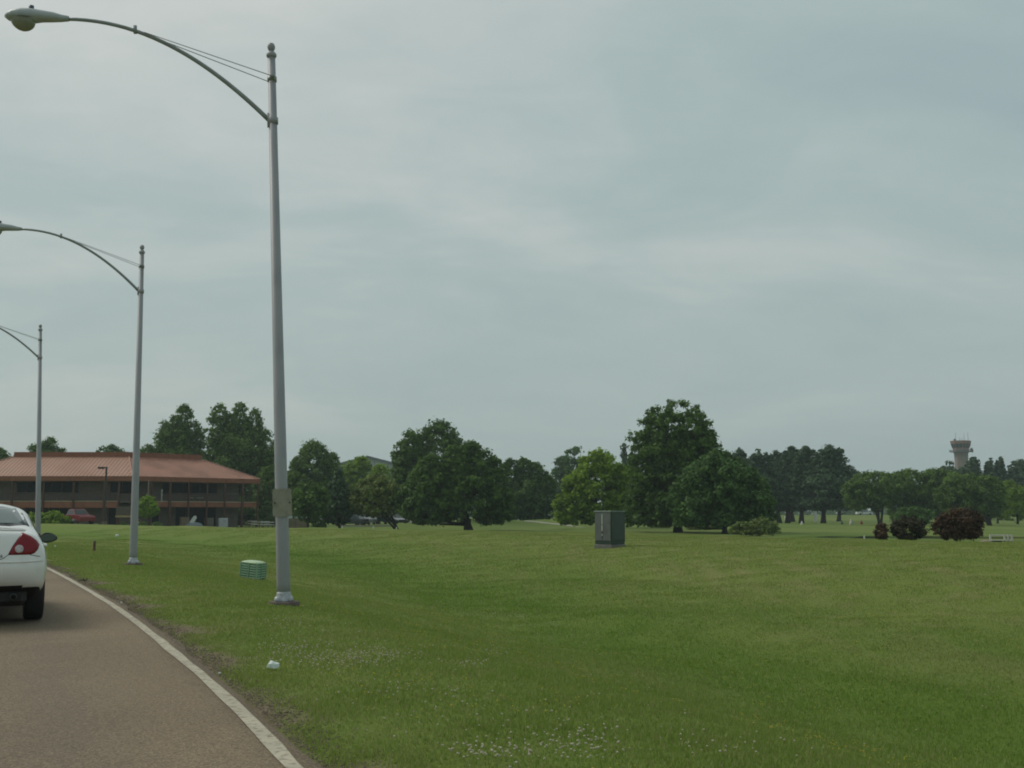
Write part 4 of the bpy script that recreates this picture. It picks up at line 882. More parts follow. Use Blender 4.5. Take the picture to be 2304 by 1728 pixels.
# low white frame bench right of the shrubs
p = gz(2248, 66); t = empty('frame_bench', p, 0, 'low weathered bench with pale rails right of the maroon shrubs', 'bench'); W_ = 78 / FPX * 66
m = MB(); m.bbox((.1, 0, .34), (W_ * .62, .35, .05), .01); m.build('seat', M_offw, t); m = MB(); m.bbox((.1, .2, .62), (W_ * .62, .05, .08), .01); m.build('rail', M_offw, t)
for x_ in (-.5, .3, .72, .5):
    m = MB(); m.box((x_, .1, .33), (.09, .09, .66)); m.build('leg', M_offw, t)
m = MB(); m.bbox((-.15, .1, .2), (.5, .3, .3), .03); m.build('cushion', mat('bench_dark_blue', (.02, .04, .06), .7), t)
t = empty('rock', gz(2216, 64), 0, 'pale rounded stone at the left end of the bench', 'stone'); m = MB(); m.lathe([(.3, -.1), (.38, .12), (.28, .3), (.08, .36)], 9); m.build('stone', mat('pale_stone', (.26, .2, .16), .9, var=.2), t, True)

# ------------------------------------------------------------------ utility cabinet
p = gz(1372, 46); cab = empty('utility_cabinet', p, R(46), 'large dark green pad mounted utility cabinet on the grass crest', 'utility cabinet')
k = 46 / FPX; H_ = at(1372, 1151, 46).z - p.z; w1, w2 = 1.22 * 33 * k * 1.13, 33 * k * 1.28
M_cab_lit = mat('cabinet_green_lit', (.115, .130, .120), .7, var=.12, scale=3, dirt=(.09, .09, .08), dscale=2); M_cab_shade = mat('cabinet_green_shaded', (.030, .055, .042), .45, var=.08, scale=3)  # light from the left put into the colours: pale door face, darker other faces
a_, b_ = .425, .415
m = MB(); m.bbox((0, 0, -.02), (2 * a_ + .05, 2 * b_ + .05, .26), .02); m.build('pad', mat('cabinet_pad', (.16, .155, .14), .9), cab)
m = MB(); m.bbox((0, 0, (H_ + .12) / 2), (2 * a_, 2 * b_, H_ - .12), .015); m.build('body', M_cab_shade, cab)
m = MB(); m.bbox((-a_ - .012, 0, (H_ + .22) / 2), (.03, 2 * b_ - .04, H_ - .30), .008); dr = m.build('door', M_cab_lit, cab)
m = MB(); m.bbox((0, -b_ - .012, (H_ + .22) / 2), (2 * a_ - .04, .03, H_ - .30), .008); m.build('side_panel', M_cab_shade, cab)
m = MB(); m.bbox((0, 0, H_ + .0), (2 * a_ + .07, 2 * b_ + .07, .05), .012); m.build('lid', mat('cabinet_lid_highlight', (.14, .19, .165), .45, var=.4, scale=14), cab)  # paler lid colour stands in for the highlight along the top trim
for (z0, z1, mm, nm) in ((.46, .62, M_white, 'label'), (.64, .92, M_white, 'label'), (.33, .37, M_white, 'handle'), (.25, .32, M_dk, 'lock'), (.39, .45, M_dk, 'lock')):
    m = MB(); m.bbox((-a_ - .034, .02, (z0 + z1) / 2 * H_), (.012, .036, (z1 - z0) * H_), .004); m.build(nm, mm, dr)
# ------------------------------------------------------------------ pale green vented pedestal
p = ground_hit(568, 1303); ped = empty('vented_pedestal', p, R(-22), 'low pale green plastic utility pedestal with slatted sides in the grass', 'utility pedestal')
k = p.y / FPX; w_ = 46 * k; d_ = 34 * k; h_ = 36 * k
M_pg = mat('pedestal_green', (.26, .41, .26), .55, var=.08); M_pl = mat('pedestal_lid', (.45, .58, .36), .5, var=.08, scale=9)
ped.rotation_euler = (R(2), R(5), R(-24))
m = MB(); m.bbox((0, 0, h_ / 2), (w_ * .94, d_ * .94, h_), .02); m.build('body', mat('pedestal_inner', (.07, .15, .07), .7), ped)
for side in range(4):
    ln = (w_, d_)[side % 2]; rt = Matrix.Rotation(R(90 * side), 4, 'Z'); off_ = (d_, w_)[side % 2] / 2
    for j in range(6):
        z = .03 + (h_ - .05) * (j + .5) / 6
        for (xa, xb) in ((-.42, -.06), (.06, .42)):
            m = MB(); m.box((0, 0, 0), ((xb - xa) * ln, .012, h_ / 6 * .50), Matrix.Rotation(R(-25), 3, 'X')); m.v = [tuple(rt @ (Vector(q) + Vector(((xa + xb) / 2 * ln, -off_, z)))) for q in m.v]; m.build('slat', M_pg, ped)
    for xa in (-.48, 0, .48):
        m = MB(); m.box((xa * ln, -off_ - .003, h_ / 2 + .0), (.06 * ln, .022, h_)); m.v = [tuple(rt @ Vector(q)) for q in m.v]; m.build('rib', M_pg, ped)
m = MB(); vs = []; seg = 20
for (sc2, z) in ((1.0, h_ - .01), (1.06, h_), (1.06, h_ + .025), (.8, h_ + .045), (.4, h_ + .058), (.02, h_ + .062)):
    for q in range(seg):
        a = 2 * math.pi * q / seg; cx_, sy_ = math.cos(a), math.sin(a); f = 1 / (abs(cx_) ** 5 + abs(sy_) ** 5) ** .2; vs.append((cx_ * f * w_ / 2 * sc2, sy_ * f * d_ / 2 * sc2, z))
m.add(vs, [(r_ * seg + q, r_ * seg + (q + 1) % seg, (r_ + 1) * seg + (q + 1) % seg, (r_ + 1) * seg + q) for r_ in range(5) for q in range(seg)]); m.build('lid', M_pl, ped, True)
for x_ in (-.2, .2, .42):
    m = MB(); m.box((x_ * w_, -d_ / 2 - .012, .03), (.035, .02, .05)); m.build('latch', M_dk, ped)
# wooden stake
p = ground_hit(212, 1241); t = empty('wooden_stake', p, 0, 'short reddish brown wooden stake in the grass left of the second lamp', 'stake'); h_ = 23 / FPX * p.y
m = MB(); m.lathe([(.055, -.1), (.05, h_ * .9), (.04, h_ * .92)], 8); m.build('stake', mat('stake_wood', (.14, .075, .05), .9, var=.3), t); m = MB(); m.lathe([(.052, h_ * .9), (.05, h_), (.02, h_ * 1.04)], 8); m.build('cap', mat('stake_cap', (.10, .09, .08), .8), t)
# litter
def litter(u, v, wpx, hpx, label, seed, m_=None):
    p = ground_hit(u, v); r = random.Random(seed); k = p.y / FPX; w_ = wpx * k / 2; h_ = hpx * k; bm = bmesh.new(); bmesh.ops.create_icosphere(bm, subdivisions=2, radius=1)
    for q in bm.verts:
        f = 1 + r.uniform(-.28, .2); q.co = Vector((q.co.x * w_ * f, q.co.y * w_ * .8 * f, max(-.15, q.co.z) * h_ * f))
    me = bpy.data.meshes.new('crumpled_litter'); bm.to_mesh(me); bm.free(); o = link('crumpled_litter', me, m_ or M_lit, loc=p + Vector((0, 0, .03))); tag(o, label, 'litter'); return o
M_lit = mat('litter_white', (.62, .68, .64), .6, var=.1)
litter(614, 1509, 27, 14, 'crumpled white bag lying in the grass below the nearest lamp', 3)
litter(263, 1208, 8, 5, 'small white scrap on the grass left of the second lamp base', 4); litter(124, 1231, 4, 3, 'tiny white scrap on the grass beside the white car', 5); litter(273, 1364, 5, 3, 'tiny white scrap at the road edge', 6); litter(494, 1527, 7, 3, 'pale scrap in the dirt right of the edge line', 7)
p = ground_hit(185, 1315); t = empty('fallen_branch', p + Vector((0, 0, .02)), 0, 'small dark broken branch lying on the road edge', 'branch'); m = MB(); k = p.y / FPX
m.tube([(-10 * k, 0, .01), (-3 * k, .05, .03), (4 * k, 0, .02), (8 * k, .02, .03), (11 * k, 0, .07)], [.006, .010, .014, .012, .006], 5); m.tube([(2 * k, 0, .03), (5 * k, -.06, .05)], .015, 5); m.build('stem', M_dk, t)

# ------------------------------------------------------------------ street lamps
M_galv = mat('lamp_grey_paint', (.30, .30, .31), .5, metal=.0, var=.05, scale=3, stretch=(1, 1, .3), dirt=(.24, .24, .25), dscale=5, dlo=.5, dhi=.8); M_arm = mat('lamp_arm_metal', (.24, .26, .255), .45, metal=.2)
M_sleeve = mat('lamp_base_silver', (.42, .43, .45), .4, metal=.3, var=.25, scale=20, bump=.4); M_foot = mat('lamp_footing', (.115, .085, .075), .95, var=.3, scale=12, bump=.6)
M_head = mat('lamp_head_metal', (.36, .385, .38), .45, metal=.1, var=.06); M_bowl = mat('lamp_bowl_glass', (.22, .22, .155), .2, var=.1); M_sign = mat('sign_weathered', (.29, .275, .215), .7, var=.08, scale=12, dirt=(.22, .20, .15), dscale=9)
def lamp(base, top, arm_dir, seed, label, foot_off=0):
    """base/top: world points; arm_dir: horizontal unit vector the arm points along"""
    t = empty('street_lamp', base, 0, label, 'street lamp', 'street lamps along the curving road'); T = Vector(top) - Vector(base); H = T.length; ax = T.normalized()
    # frame: local z along the leaning pole, x along the arm
    xa = (Vector(arm_dir) - ax * ax.dot(Vector(arm_dir))).normalized(); ya = ax.cross(xa); FR = Matrix((xa, ya, ax)).transposed()
    def put(mb, nm, m_, par=None, smooth=True):
        mb.v = [tuple(FR @ Vector(q)) for q in mb.v]; return mb.build(nm, m_, par or t, smooth)
    m = MB(); m.lathe([(.105, .08), (.103, .3), (.060, H - .28)], 20); po = put(m, 'pole', M_galv)
    m = MB(); m.lathe([(.064, H - .30), (.080, H - .28), (.084, H - .25), (.066, H - .22), (.05, H - .20)], 20); put(m, 'pole_cap', M_galv)
    m = MB(); m.lathe([(.02, H - .21), (.03, H - .19), (.052, H - .165), (.062, H - .13), (.060, H - .10), (.045, H - .065), (.015, H - .05)], 16); put(m, 'finial_ball', M_galv)
    m = MB(); m.lathe([(.135, .03), (.137, .055), (.113, .09), (.108, .15), (.104, .18)], 20); put(m, 'base_sleeve', M_sleeve)
    for a in range(4):
        q = R(45 + 90 * a); m = MB(); m.lathe([(.042, .03), (.050, .055), (.040, .095), (.02, .11)], 10, (.135 * math.cos(q), .135 * math.sin(q), 0)); put(m, 'bolt_cover', M_sleeve)
    m = MB(); m.lathe([(.24, -.3), (.245, .02), (.22, .035)], 20); m.build('footing', M_foot, t, True)
    # arm: cubic from the pole to the head
    P0, P3 = Vector((.06, 0, H - 1.34)), Vector((3.13, 0, H + .20)); P1, P2 = P0 + Vector((.80, 0, .82)), P3 + Vector((-1.25, 0, .06))
    pts = []
    for i in range(25):
        f = i / 24; pts.append(P0 * (1 - f) ** 3 + P1 * 3 * f * (1 - f) ** 2 + P2 * 3 * f * f * (1 - f) + P3 * f ** 3)
    m = MB(); m.tube(pts, [.037 - .010 * i / 24 for i in range(25)], 10); ar = put(m, 'arm', M_arm)
    m = MB(); m.box(P0 + Vector((0, 0, .0)), (.06, .07, .22)); m.lathe([(.083, H - 1.40), (.083, H - 1.30)], 16); put(m, 'arm_bracket', M_galv)
    j = pts[17]; m = MB(); m.box(j + Vector((0, 0, .02)), (.05, .06, .12)); put(m, 'arm_clamp', M_arm)
    # guy rods
    m = MB(); m.box((0, 0, H - .66), (.06, .30, .05)); m.lathe([(.075, H - .70), (.075, H - .62)], 14); put(m, 'rod_bracket', M_arm)
    e = pts[16]
    for s_ in (-1, 1):
        a = Vector((.0, s_ * .15, H - .66)); m = MB(); m.tube([a + (a - e).normalized() * .05, e + Vector((0, s_ * .03, .02))], .007, 5); put(m, 'guy_rod', M_arm)
    # luminaire
    d = (P3 - P2).normalized(); h0 = P3; sc2 = [(-.05, .045, .045, .0), (.06, .068, .062, .0), (.18, .09, .085, .01), (.34, .11, .10, .015), (.50, .15, .125, .01), (.64, .165, .125, .005), (.76, .150, .10, .0), (.84, .10, .065, .0), (.885, .03, .02, .0)]
    m = MB(); nn = 16; vs = []
    for (x, ry, rz_, dz) in sc2:
        for q in range(nn):
            a = 2 * math.pi * q / nn; zz_ = math.sin(a) * rz_ * (1.0 if math.sin(a) > 0 else .80); vs.append(h0 + Vector((x, math.cos(a) * ry, dz + zz_ + .004)))
    fs = [(i * nn + q, i * nn + (q + 1) % nn, (i + 1) * nn + (q + 1) % nn, (i + 1) * nn + q) for i in range(len(sc2) - 1) for q in range(nn)] + [tuple(range(nn - 1, -1, -1)), tuple(range((len(sc2) - 1) * nn, len(sc2) * nn))]
    m.add(vs, fs); hd = put(m, 'lamp_head', M_head)
    m = MB(); vs = []; nr = 6
    for i in range(nr + 1):
        a = i / nr * math.pi / 2
        for q in range(16):
            b = 2 * math.pi * q / 16; vs.append(h0 + Vector((.62 + .185 * math.cos(a) * math.cos(b) - .02 * math.sin(a), .145 * math.cos(a) * math.sin(b), -.04 - .18 * math.sin(a))))
    m.add(vs, [(i * 16 + q, i * 16 + (q + 1) % 16, (i + 1) * 16 + (q + 1) % 16, (i + 1) * 16 + q) for i in range(nr) for q in range(16)]); bw = put(m, 'glass_bowl', M_bowl); bw.parent = hd
    m = MB(); m.lathe([(.035, .10), (.04, .12), (.04, .19), (.02, .20)], 12, h0 + Vector((.50, 0, 0))); pc_ = put(m, 'photocell', mat('photocell', (.03, .04, .07), .4)); pc_.parent = hd
    m = MB(); m.lathe([(.17, -.006), (.175, 0), (.17, .006)], 16, h0 + Vector((.60, 0, -.035))); rr = put(m, 'bowl_ring', M_arm); rr.parent = hd
    return t, FR, H
def lamp_at(ub, vb, ut, vt, Y, seed, label, ang):
    b = at(ub, vb, Y); b.z = min(b.z, zg(b.x, b.y) + .02); tp = at(ut, vt, Y); a = Vector((math.cos(ang), math.sin(ang), 0)); return lamp(b, tp, a, seed, label)
lamp1 = lamp_at(639, 1349, 610, 90, 17.9, 1, 'nearest grey street lamp with a blank sign plate on its pole', R(180 + 12))
lamp_at(300, 1262, 320, 547, 31.2, 2, 'second street lamp, shorter looking, between the near lamp and car', R(180 + 16))
lamp_at(86, 1206, 91, 727, 44.2, 3, 'farthest street lamp rising behind the white car', R(180 + 20))
# sign plate on the first lamp
t1, FR1, H1 = lamp1; k = 17.9 / FPX; zc0 = (1349 - 1131) * k + .03; wS, hS = 42 * k, 62 * k
def rrect(w, h, r_, n=5):
    o = []
    for (cx, cz, a0) in ((w / 2 - r_, h / 2 - r_, 0), (-w / 2 + r_, h / 2 - r_, 90), (-w / 2 + r_, -h / 2 + r_, 180), (w / 2 - r_, -h / 2 + r_, 270)):
        for i in range(n): a = R(a0 + 90 * i / (n - 1)); o.append((cx + r_ * math.cos(a), cz + r_ * math.sin(a)))
    return o
vdir = Vector((t1.location.x, t1.location.y, 0)).normalized(); ra = math.atan2(vdir.y, vdir.x) - R(90) + R(4)
Msg = Matrix.Translation((-.068, 0, zc0)) @ Matrix.Rotation(ra, 4, 'Z') @ Matrix.Rotation(R(-2), 4, 'Y')
m = MB(); m.prism(rrect(wS, hS, .03), -.118, -.114, Msg); sg = m.build('sign_plate', M_sign, t1)
for sx in (-1, 1):
    m = MB(); m.lathe([(.012, 0), (.012, .01), (.006, .014)], 8, M=(Msg @ Matrix.Translation((sx * wS * .38, -.118, .0)) @ Matrix.Rotation(R(90), 4, 'X')).to_3x3(), c=(Msg @ Vector((sx * wS * .38, -.118, 0)))); m.build('bolt', mat('rust_bolt', (.06, .025, .015), .8), sg)

# ------------------------------------------------------------------ white sedan in front
CARP = at(108, 1300, 13.9)
HEAD = R(90 + 24.6)
car = empty('white_sedan', (0, 0, 0), 0, 'white four door sedan driving ahead at the left edge of the road', 'car')
ST = [  # x, sides S0..S5 (y,z), tops T4..T0
 (.16, [(.80, .42), (.865, .52), (.885, .66), (.862, .84), (.795, 1.0), (.700, 1.085)], [(.56, 1.105), (.42, 1.113), (.28, 1.118), (.14, 1.121), (0, 1.122)]),
 (.40, [(.82, .36), (.885, .50), (.900, .68), (.880, .85), (.820, 1.0), (.730, 1.090)], [(.60, 1.112), (.46, 1.122), (.30, 1.128), (.15, 1.131), (0, 1.132)]),
 (.66, [(.83, .26), (.890, .48), (.903, .68), (.886, .85), (.830, 1.0), (.745, 1.090)], [(.655, 1.125), (.56, 1.142), (.38, 1.150), (.19, 1.154), (0, 1.156)]),
 (1.0, [(.83, .24), (.890, .48), (.903, .68), (.888, .85), (.840, .99), (.765, 1.075)], [(.680, 1.150), (.610, 1.245), (.530, 1.285), (.28, 1.302), (0, 1.308)]),
 (1.35, [(.83, .23), (.890, .48), (.903, .68), (.890, .84), (.848, .97), (.785, 1.050)], [(.715, 1.120), (.640, 1.290), (.560, 1.378), (.30, 1.408), (0, 1.416)]),
 (1.9, [(.83, .22), (.890, .48), (.903, .68), (.892, .83), (.856, .95), (.805, 1.015)], [(.760, 1.060), (.680, 1.260), (.585, 1.390), (.32, 1.447), (0, 1.462)]),
 (2.5, [(.83, .22), (.890, .48), (.903, .68), (.892, .82), (.856, .93), (.810, .995)], [(.770, 1.030), (.690, 1.230), (.590, 1.375), (.32, 1.447), (0, 1.465)]),
 (3.0, [(.83, .22), (.890, .48), (.903, .67), (.890, .80), (.854, .91), (.805, .970)], [(.765, 1.000), (.690, 1.170), (.590, 1.305), (.32, 1.385), (0, 1.405)]),
 (3.45, [(.83, .22), (.890, .48), (.900, .66), (.885, .79), (.845, .89), (.795, .945)], [(.750, .970), (.670, 1.050), (.580, 1.115), (.32, 1.165), (0, 1.180)]),
 (3.8, [(.83, .22), (.890, .46), (.898, .64), (.875, .77), (.830, .87), (.775, .915)], [(.700, .945), (.580, .960), (.440, .970), (.22, .985), (0, .990)]),
 (4.3, [(.80, .22), (.860, .42), (.868, .58), (.835, .70), (.780, .78), (.710, .825)], [(.600, .850), (.480, .868), (.340, .880), (.17, .888), (0, .890)]),
 (4.62, [(.66, .22), (.720, .38), (.730, .50), (.700, .60), (.640, .67), (.560, .71)], [(.46, .725), (.36, .735), (.25, .742), (.12, .748), (0, .75)])]
for i_ in range(2, 9):                      # greenhouse widths
    x_, S_, T_ = ST[i_]; kf = 1.085 if i_ < 8 else 1.04
    S_[5] = (S_[5][0] + .028, S_[5][1]); ST[i_] = (x_, S_, [(a * kf, b) for a, b in T_])
def ringpts(s_):
    x, S, T = s_; b = S[0]; pts = []
    half = [(b[0] * f, b[1] - .02 * (1 - f)) for f in (0, .2, .4, .6, .8)] + S + T     # 5+6+5 = 16 points
    left = [(-p[0], p[1]) for p in half[1:-1]][::-1]
    return [(x, p[0], p[1]) for p in half] + [(x, p[0], p[1]) for p in left]          # 16 + 14 = 30
rings = [ringpts(s_) for s_ in ST]; NR_ = 30
cv = [p for rg in rings for p in rg]; cf = []
for i in range(len(rings) - 1):
    for q in range(NR_): cf.append((i * NR_ + q, (i + 1) * NR_ + q, (i + 1) * NR_ + (q + 1) % NR_, i * NR_ + (q + 1) % NR_))
def cap(ri, xf, flip):
    global cv, cf
    x, S, T = ST[ri]; base_ = ri * NR_
    # grid rows r=0..5 (S heights), cols c=-5..5
    idx = {}
    top_i = [0] * 11
    for c in range(0, 6): top_i[5 + c] = 15 - c                     # T0..(index 15) to S5 (index 10)
    for c in range(1, 6): top_i[5 - c] = 15 + c                     # mirrored
    bot_i = [0] * 11
    for c in range(0, 6): bot_i[5 + c] = c
    for c in range(1, 6): bot_i[5 - c] = (30 - c) % 30
    tz_ = [rings[ri][top_i[5 + c]][2] for c in range(6)]; ty_ = [rings[ri][top_i[5 + c]][1] for c in range(6)]
    for r_ in range(6):
        for c in range(-5, 6):
            if r_ == 0: idx[r_, c] = base_ + bot_i[5 + c]; continue
            if r_ == 5: idx[r_, c] = base_ + top_i[5 + c]; continue
            if abs(c) == 5: idx[r_, c] = base_ + (5 + r_ if c > 0 else 30 - (5 + r_)); continue
            f = abs(c) / 5; y_ = S[r_][0] * f * (1 if c > 0 else -1); z_ = S[r_][1]
            if r_ == 4: z_ = S[4][1] * f * f + (1 - f * f) * (tz_[0] * .96 if ri == 0 else S[4][1] + .01)
            idx[r_, c] = len(cv); cv.append((xf(r_, f), y_, z_))
    for r_ in range(5):
        for c in range(-5, 5):
            q = (idx[r_, c], idx[r_, c + 1], idx[r_ + 1, c + 1], idx[r_ + 1, c]); cf.append(q if not flip else q[::-1])
RX = [.10, .04, .00, .04, .085]
cap(0, lambda r_, f: RX[r_] + .10 * f ** 4, True)
cap(len(ST) - 1, lambda r_, f: 4.80 - .03 * abs(r_ - 2) - .12 * f ** 3, False)
me = bpy.data.meshes.new('body'); me.from_pydata(cv, [], cf)
bm = bmesh.new(); bm.from_mesh(me); bmesh.ops.recalc_face_normals(bm, faces=bm.faces); bm.to_mesh(me); bm.free()
def evaluated(o):
    dg = bpy.context.evaluated_depsgraph_get(); return bpy.data.meshes.new_from_object(o.evaluated_get(dg))
M_carw = mat('car_white_paint', (.80, .79, .765), .28, var=.03, scale=1.2, coat=.8, dirt=(.70, .68, .65), dscale=4, dlo=.55, dhi=.8)
M_blk = mat('black_plastic', (.014, .014, .014), .6); M_under = mat('underbody', (.010, .010, .010), .9)
body = link('body', me, M_carw, car, smooth=True)
sb = body.modifiers.new('sub', 'SUBSURF'); sb.levels = 2; sb.render_levels = 2
bpy.context.view_layer.update()
full = evaluated(body); bvh = BVHTree.FromPolygons([v.co.copy() for v in full.vertices], [tuple(p.vertices) for p in full.polygons])
# wheel arches cut out
WX = (1.02, 3.88); WR = .335
cut = MB(); My = Matrix.Rotation(R(90), 3, 'X')
for x_ in WX:
    for sy in (-1, 1): cut.lathe([(WR + .055, -.20), (WR + .055, .25)], 40, (x_, sy * .86, WR), My)
cuto = cut.build('cutter', None); bo = body.modifiers.new('cut', 'BOOLEAN'); bo.object = cuto; bo.operation = 'DIFFERENCE'; bo.solver = 'EXACT'
bpy.context.view_layer.update(); newme = evaluated(body); body.modifiers.clear()
if len(newme.polygons) > 500: body.data = newme
else: body.data = full
newme.name = 'body'; bpy.data.objects.remove(cuto)
body.data.polygons.foreach_set('use_smooth', [True] * len(body.data.polygons))
body.data.materials.clear(); body.data.materials.append(M_carw); body.data.materials.append(M_under)
body.data.polygons.foreach_set('material_index', [1 if (p.normal.z < -.75 and p.center.z < .5) or p.center.z < .40 and p.center.x < .75 else 0 for p in body.data.polygons])
try: body.data.set_sharp_from_angle(angle=R(40))
except Exception: pass
def hit(o, d):
    r_ = bvh.ray_cast(Vector(o), Vector(d)); return r_[0], r_[1]
def proj(a, b, axis_):
    if axis_ == 'rear': return hit((-2, a, b), (1, 0, 0))
    if axis_ == 'front': return hit((7, a, b), (-1, 0, 0))
    if axis_ == 'right': return hit((a, -3, b), (0, 1, 0))
    if axis_ == 'left': return hit((a, 3, b), (0, -1, 0))
def patch(name, outline, axis_, m, parent, offs=.006, bulge=0, nring=7, fine=3, skirt=.012):
    # subdivide outline
    ol = []
    for i in range(len(outline)):
        p, q = outline[i], outline[(i + 1) % len(outline)]
        for k in range(fine): ol.append((p[0] + (q[0] - p[0]) * k / fine, p[1] + (q[1] - p[1]) * k / fine))
    cx = sum(p[0] for p in ol) / len(ol); cz = sum(p[1] for p in ol) / len(ol); vs = []; n = len(ol)
    D = {'rear': Vector((-1, 0, 0)), 'front': Vector((1, 0, 0)), 'right': Vector((0, -1, 0)), 'left': Vector((0, 1, 0))}[axis_]
    last = None
    for k in range(nring + 1):
        f = 1 - k / nring
        for p in ol:
            h, nn_ = proj(cx + (p[0] - cx) * f, cz + (p[1] - cz) * f, axis_)
            if h is None: h, nn_ = (last if last else (Vector((0, 0, 0)), D))
            last = (h, nn_)
            if nn_.dot(D) < 0: nn_ = -nn_
            vs.append(h + nn_ * (offs + bulge * (1 - f ** 4)))
    base_ = [vs[i] - D * skirt for i in range(n)]
    fs = []
    for k in range(nring):
        for i in range(n): fs.append((k * n + i, k * n + (i + 1) % n, (k + 1) * n + (i + 1) % n, (k + 1) * n + i))
    b0 = len(vs); vs += base_
    for i in range(n): fs.append((b0 + i, b0 + (i + 1) % n, (i + 1) % n, i))
    me = bpy.data.meshes.new(name); me.from_pydata(vs, [], fs); bm = bmesh.new(); bm.from_mesh(me); bmesh.ops.remove_doubles(bm, verts=bm.verts, dist=.0004); bmesh.ops.recalc_face_normals(bm, faces=bm.faces); bm.to_mesh(me); bm.free()
    return link(name, me, m, parent, smooth=True)
def seam(name, pts, axis_, rad, m, parent, fine=8):
    ps = []
    for i in range(len(pts) - 1):
        for k in range(fine): f = k / fine; ps.append((pts[i][0] + (pts[i + 1][0] - pts[i][0]) * f, pts[i][1] + (pts[i + 1][1] - pts[i][1]) * f))
    ps.append(pts[-1]); P = [proj(a, b, axis_)[0] for a, b in ps]; P = [p for p in P if p is not None]
    mb = MB(); mb.tube(P, rad, 5); return mb.build(name, m, parent, True)
M_rg = mat('rear_glass', (.10, .14, .13), .08, var=.05, scale=2); M_rgf = mat('glass_black_band', (.09, .085, .09), .2)
M_tl = mat('taillight_red', (.21, .006, .012), .28, coat=.15, spec=.3, var=.15, scale=18); M_rl = mat('reverse_lens', (.48, .44, .44), .15, var=.4, scale=60)
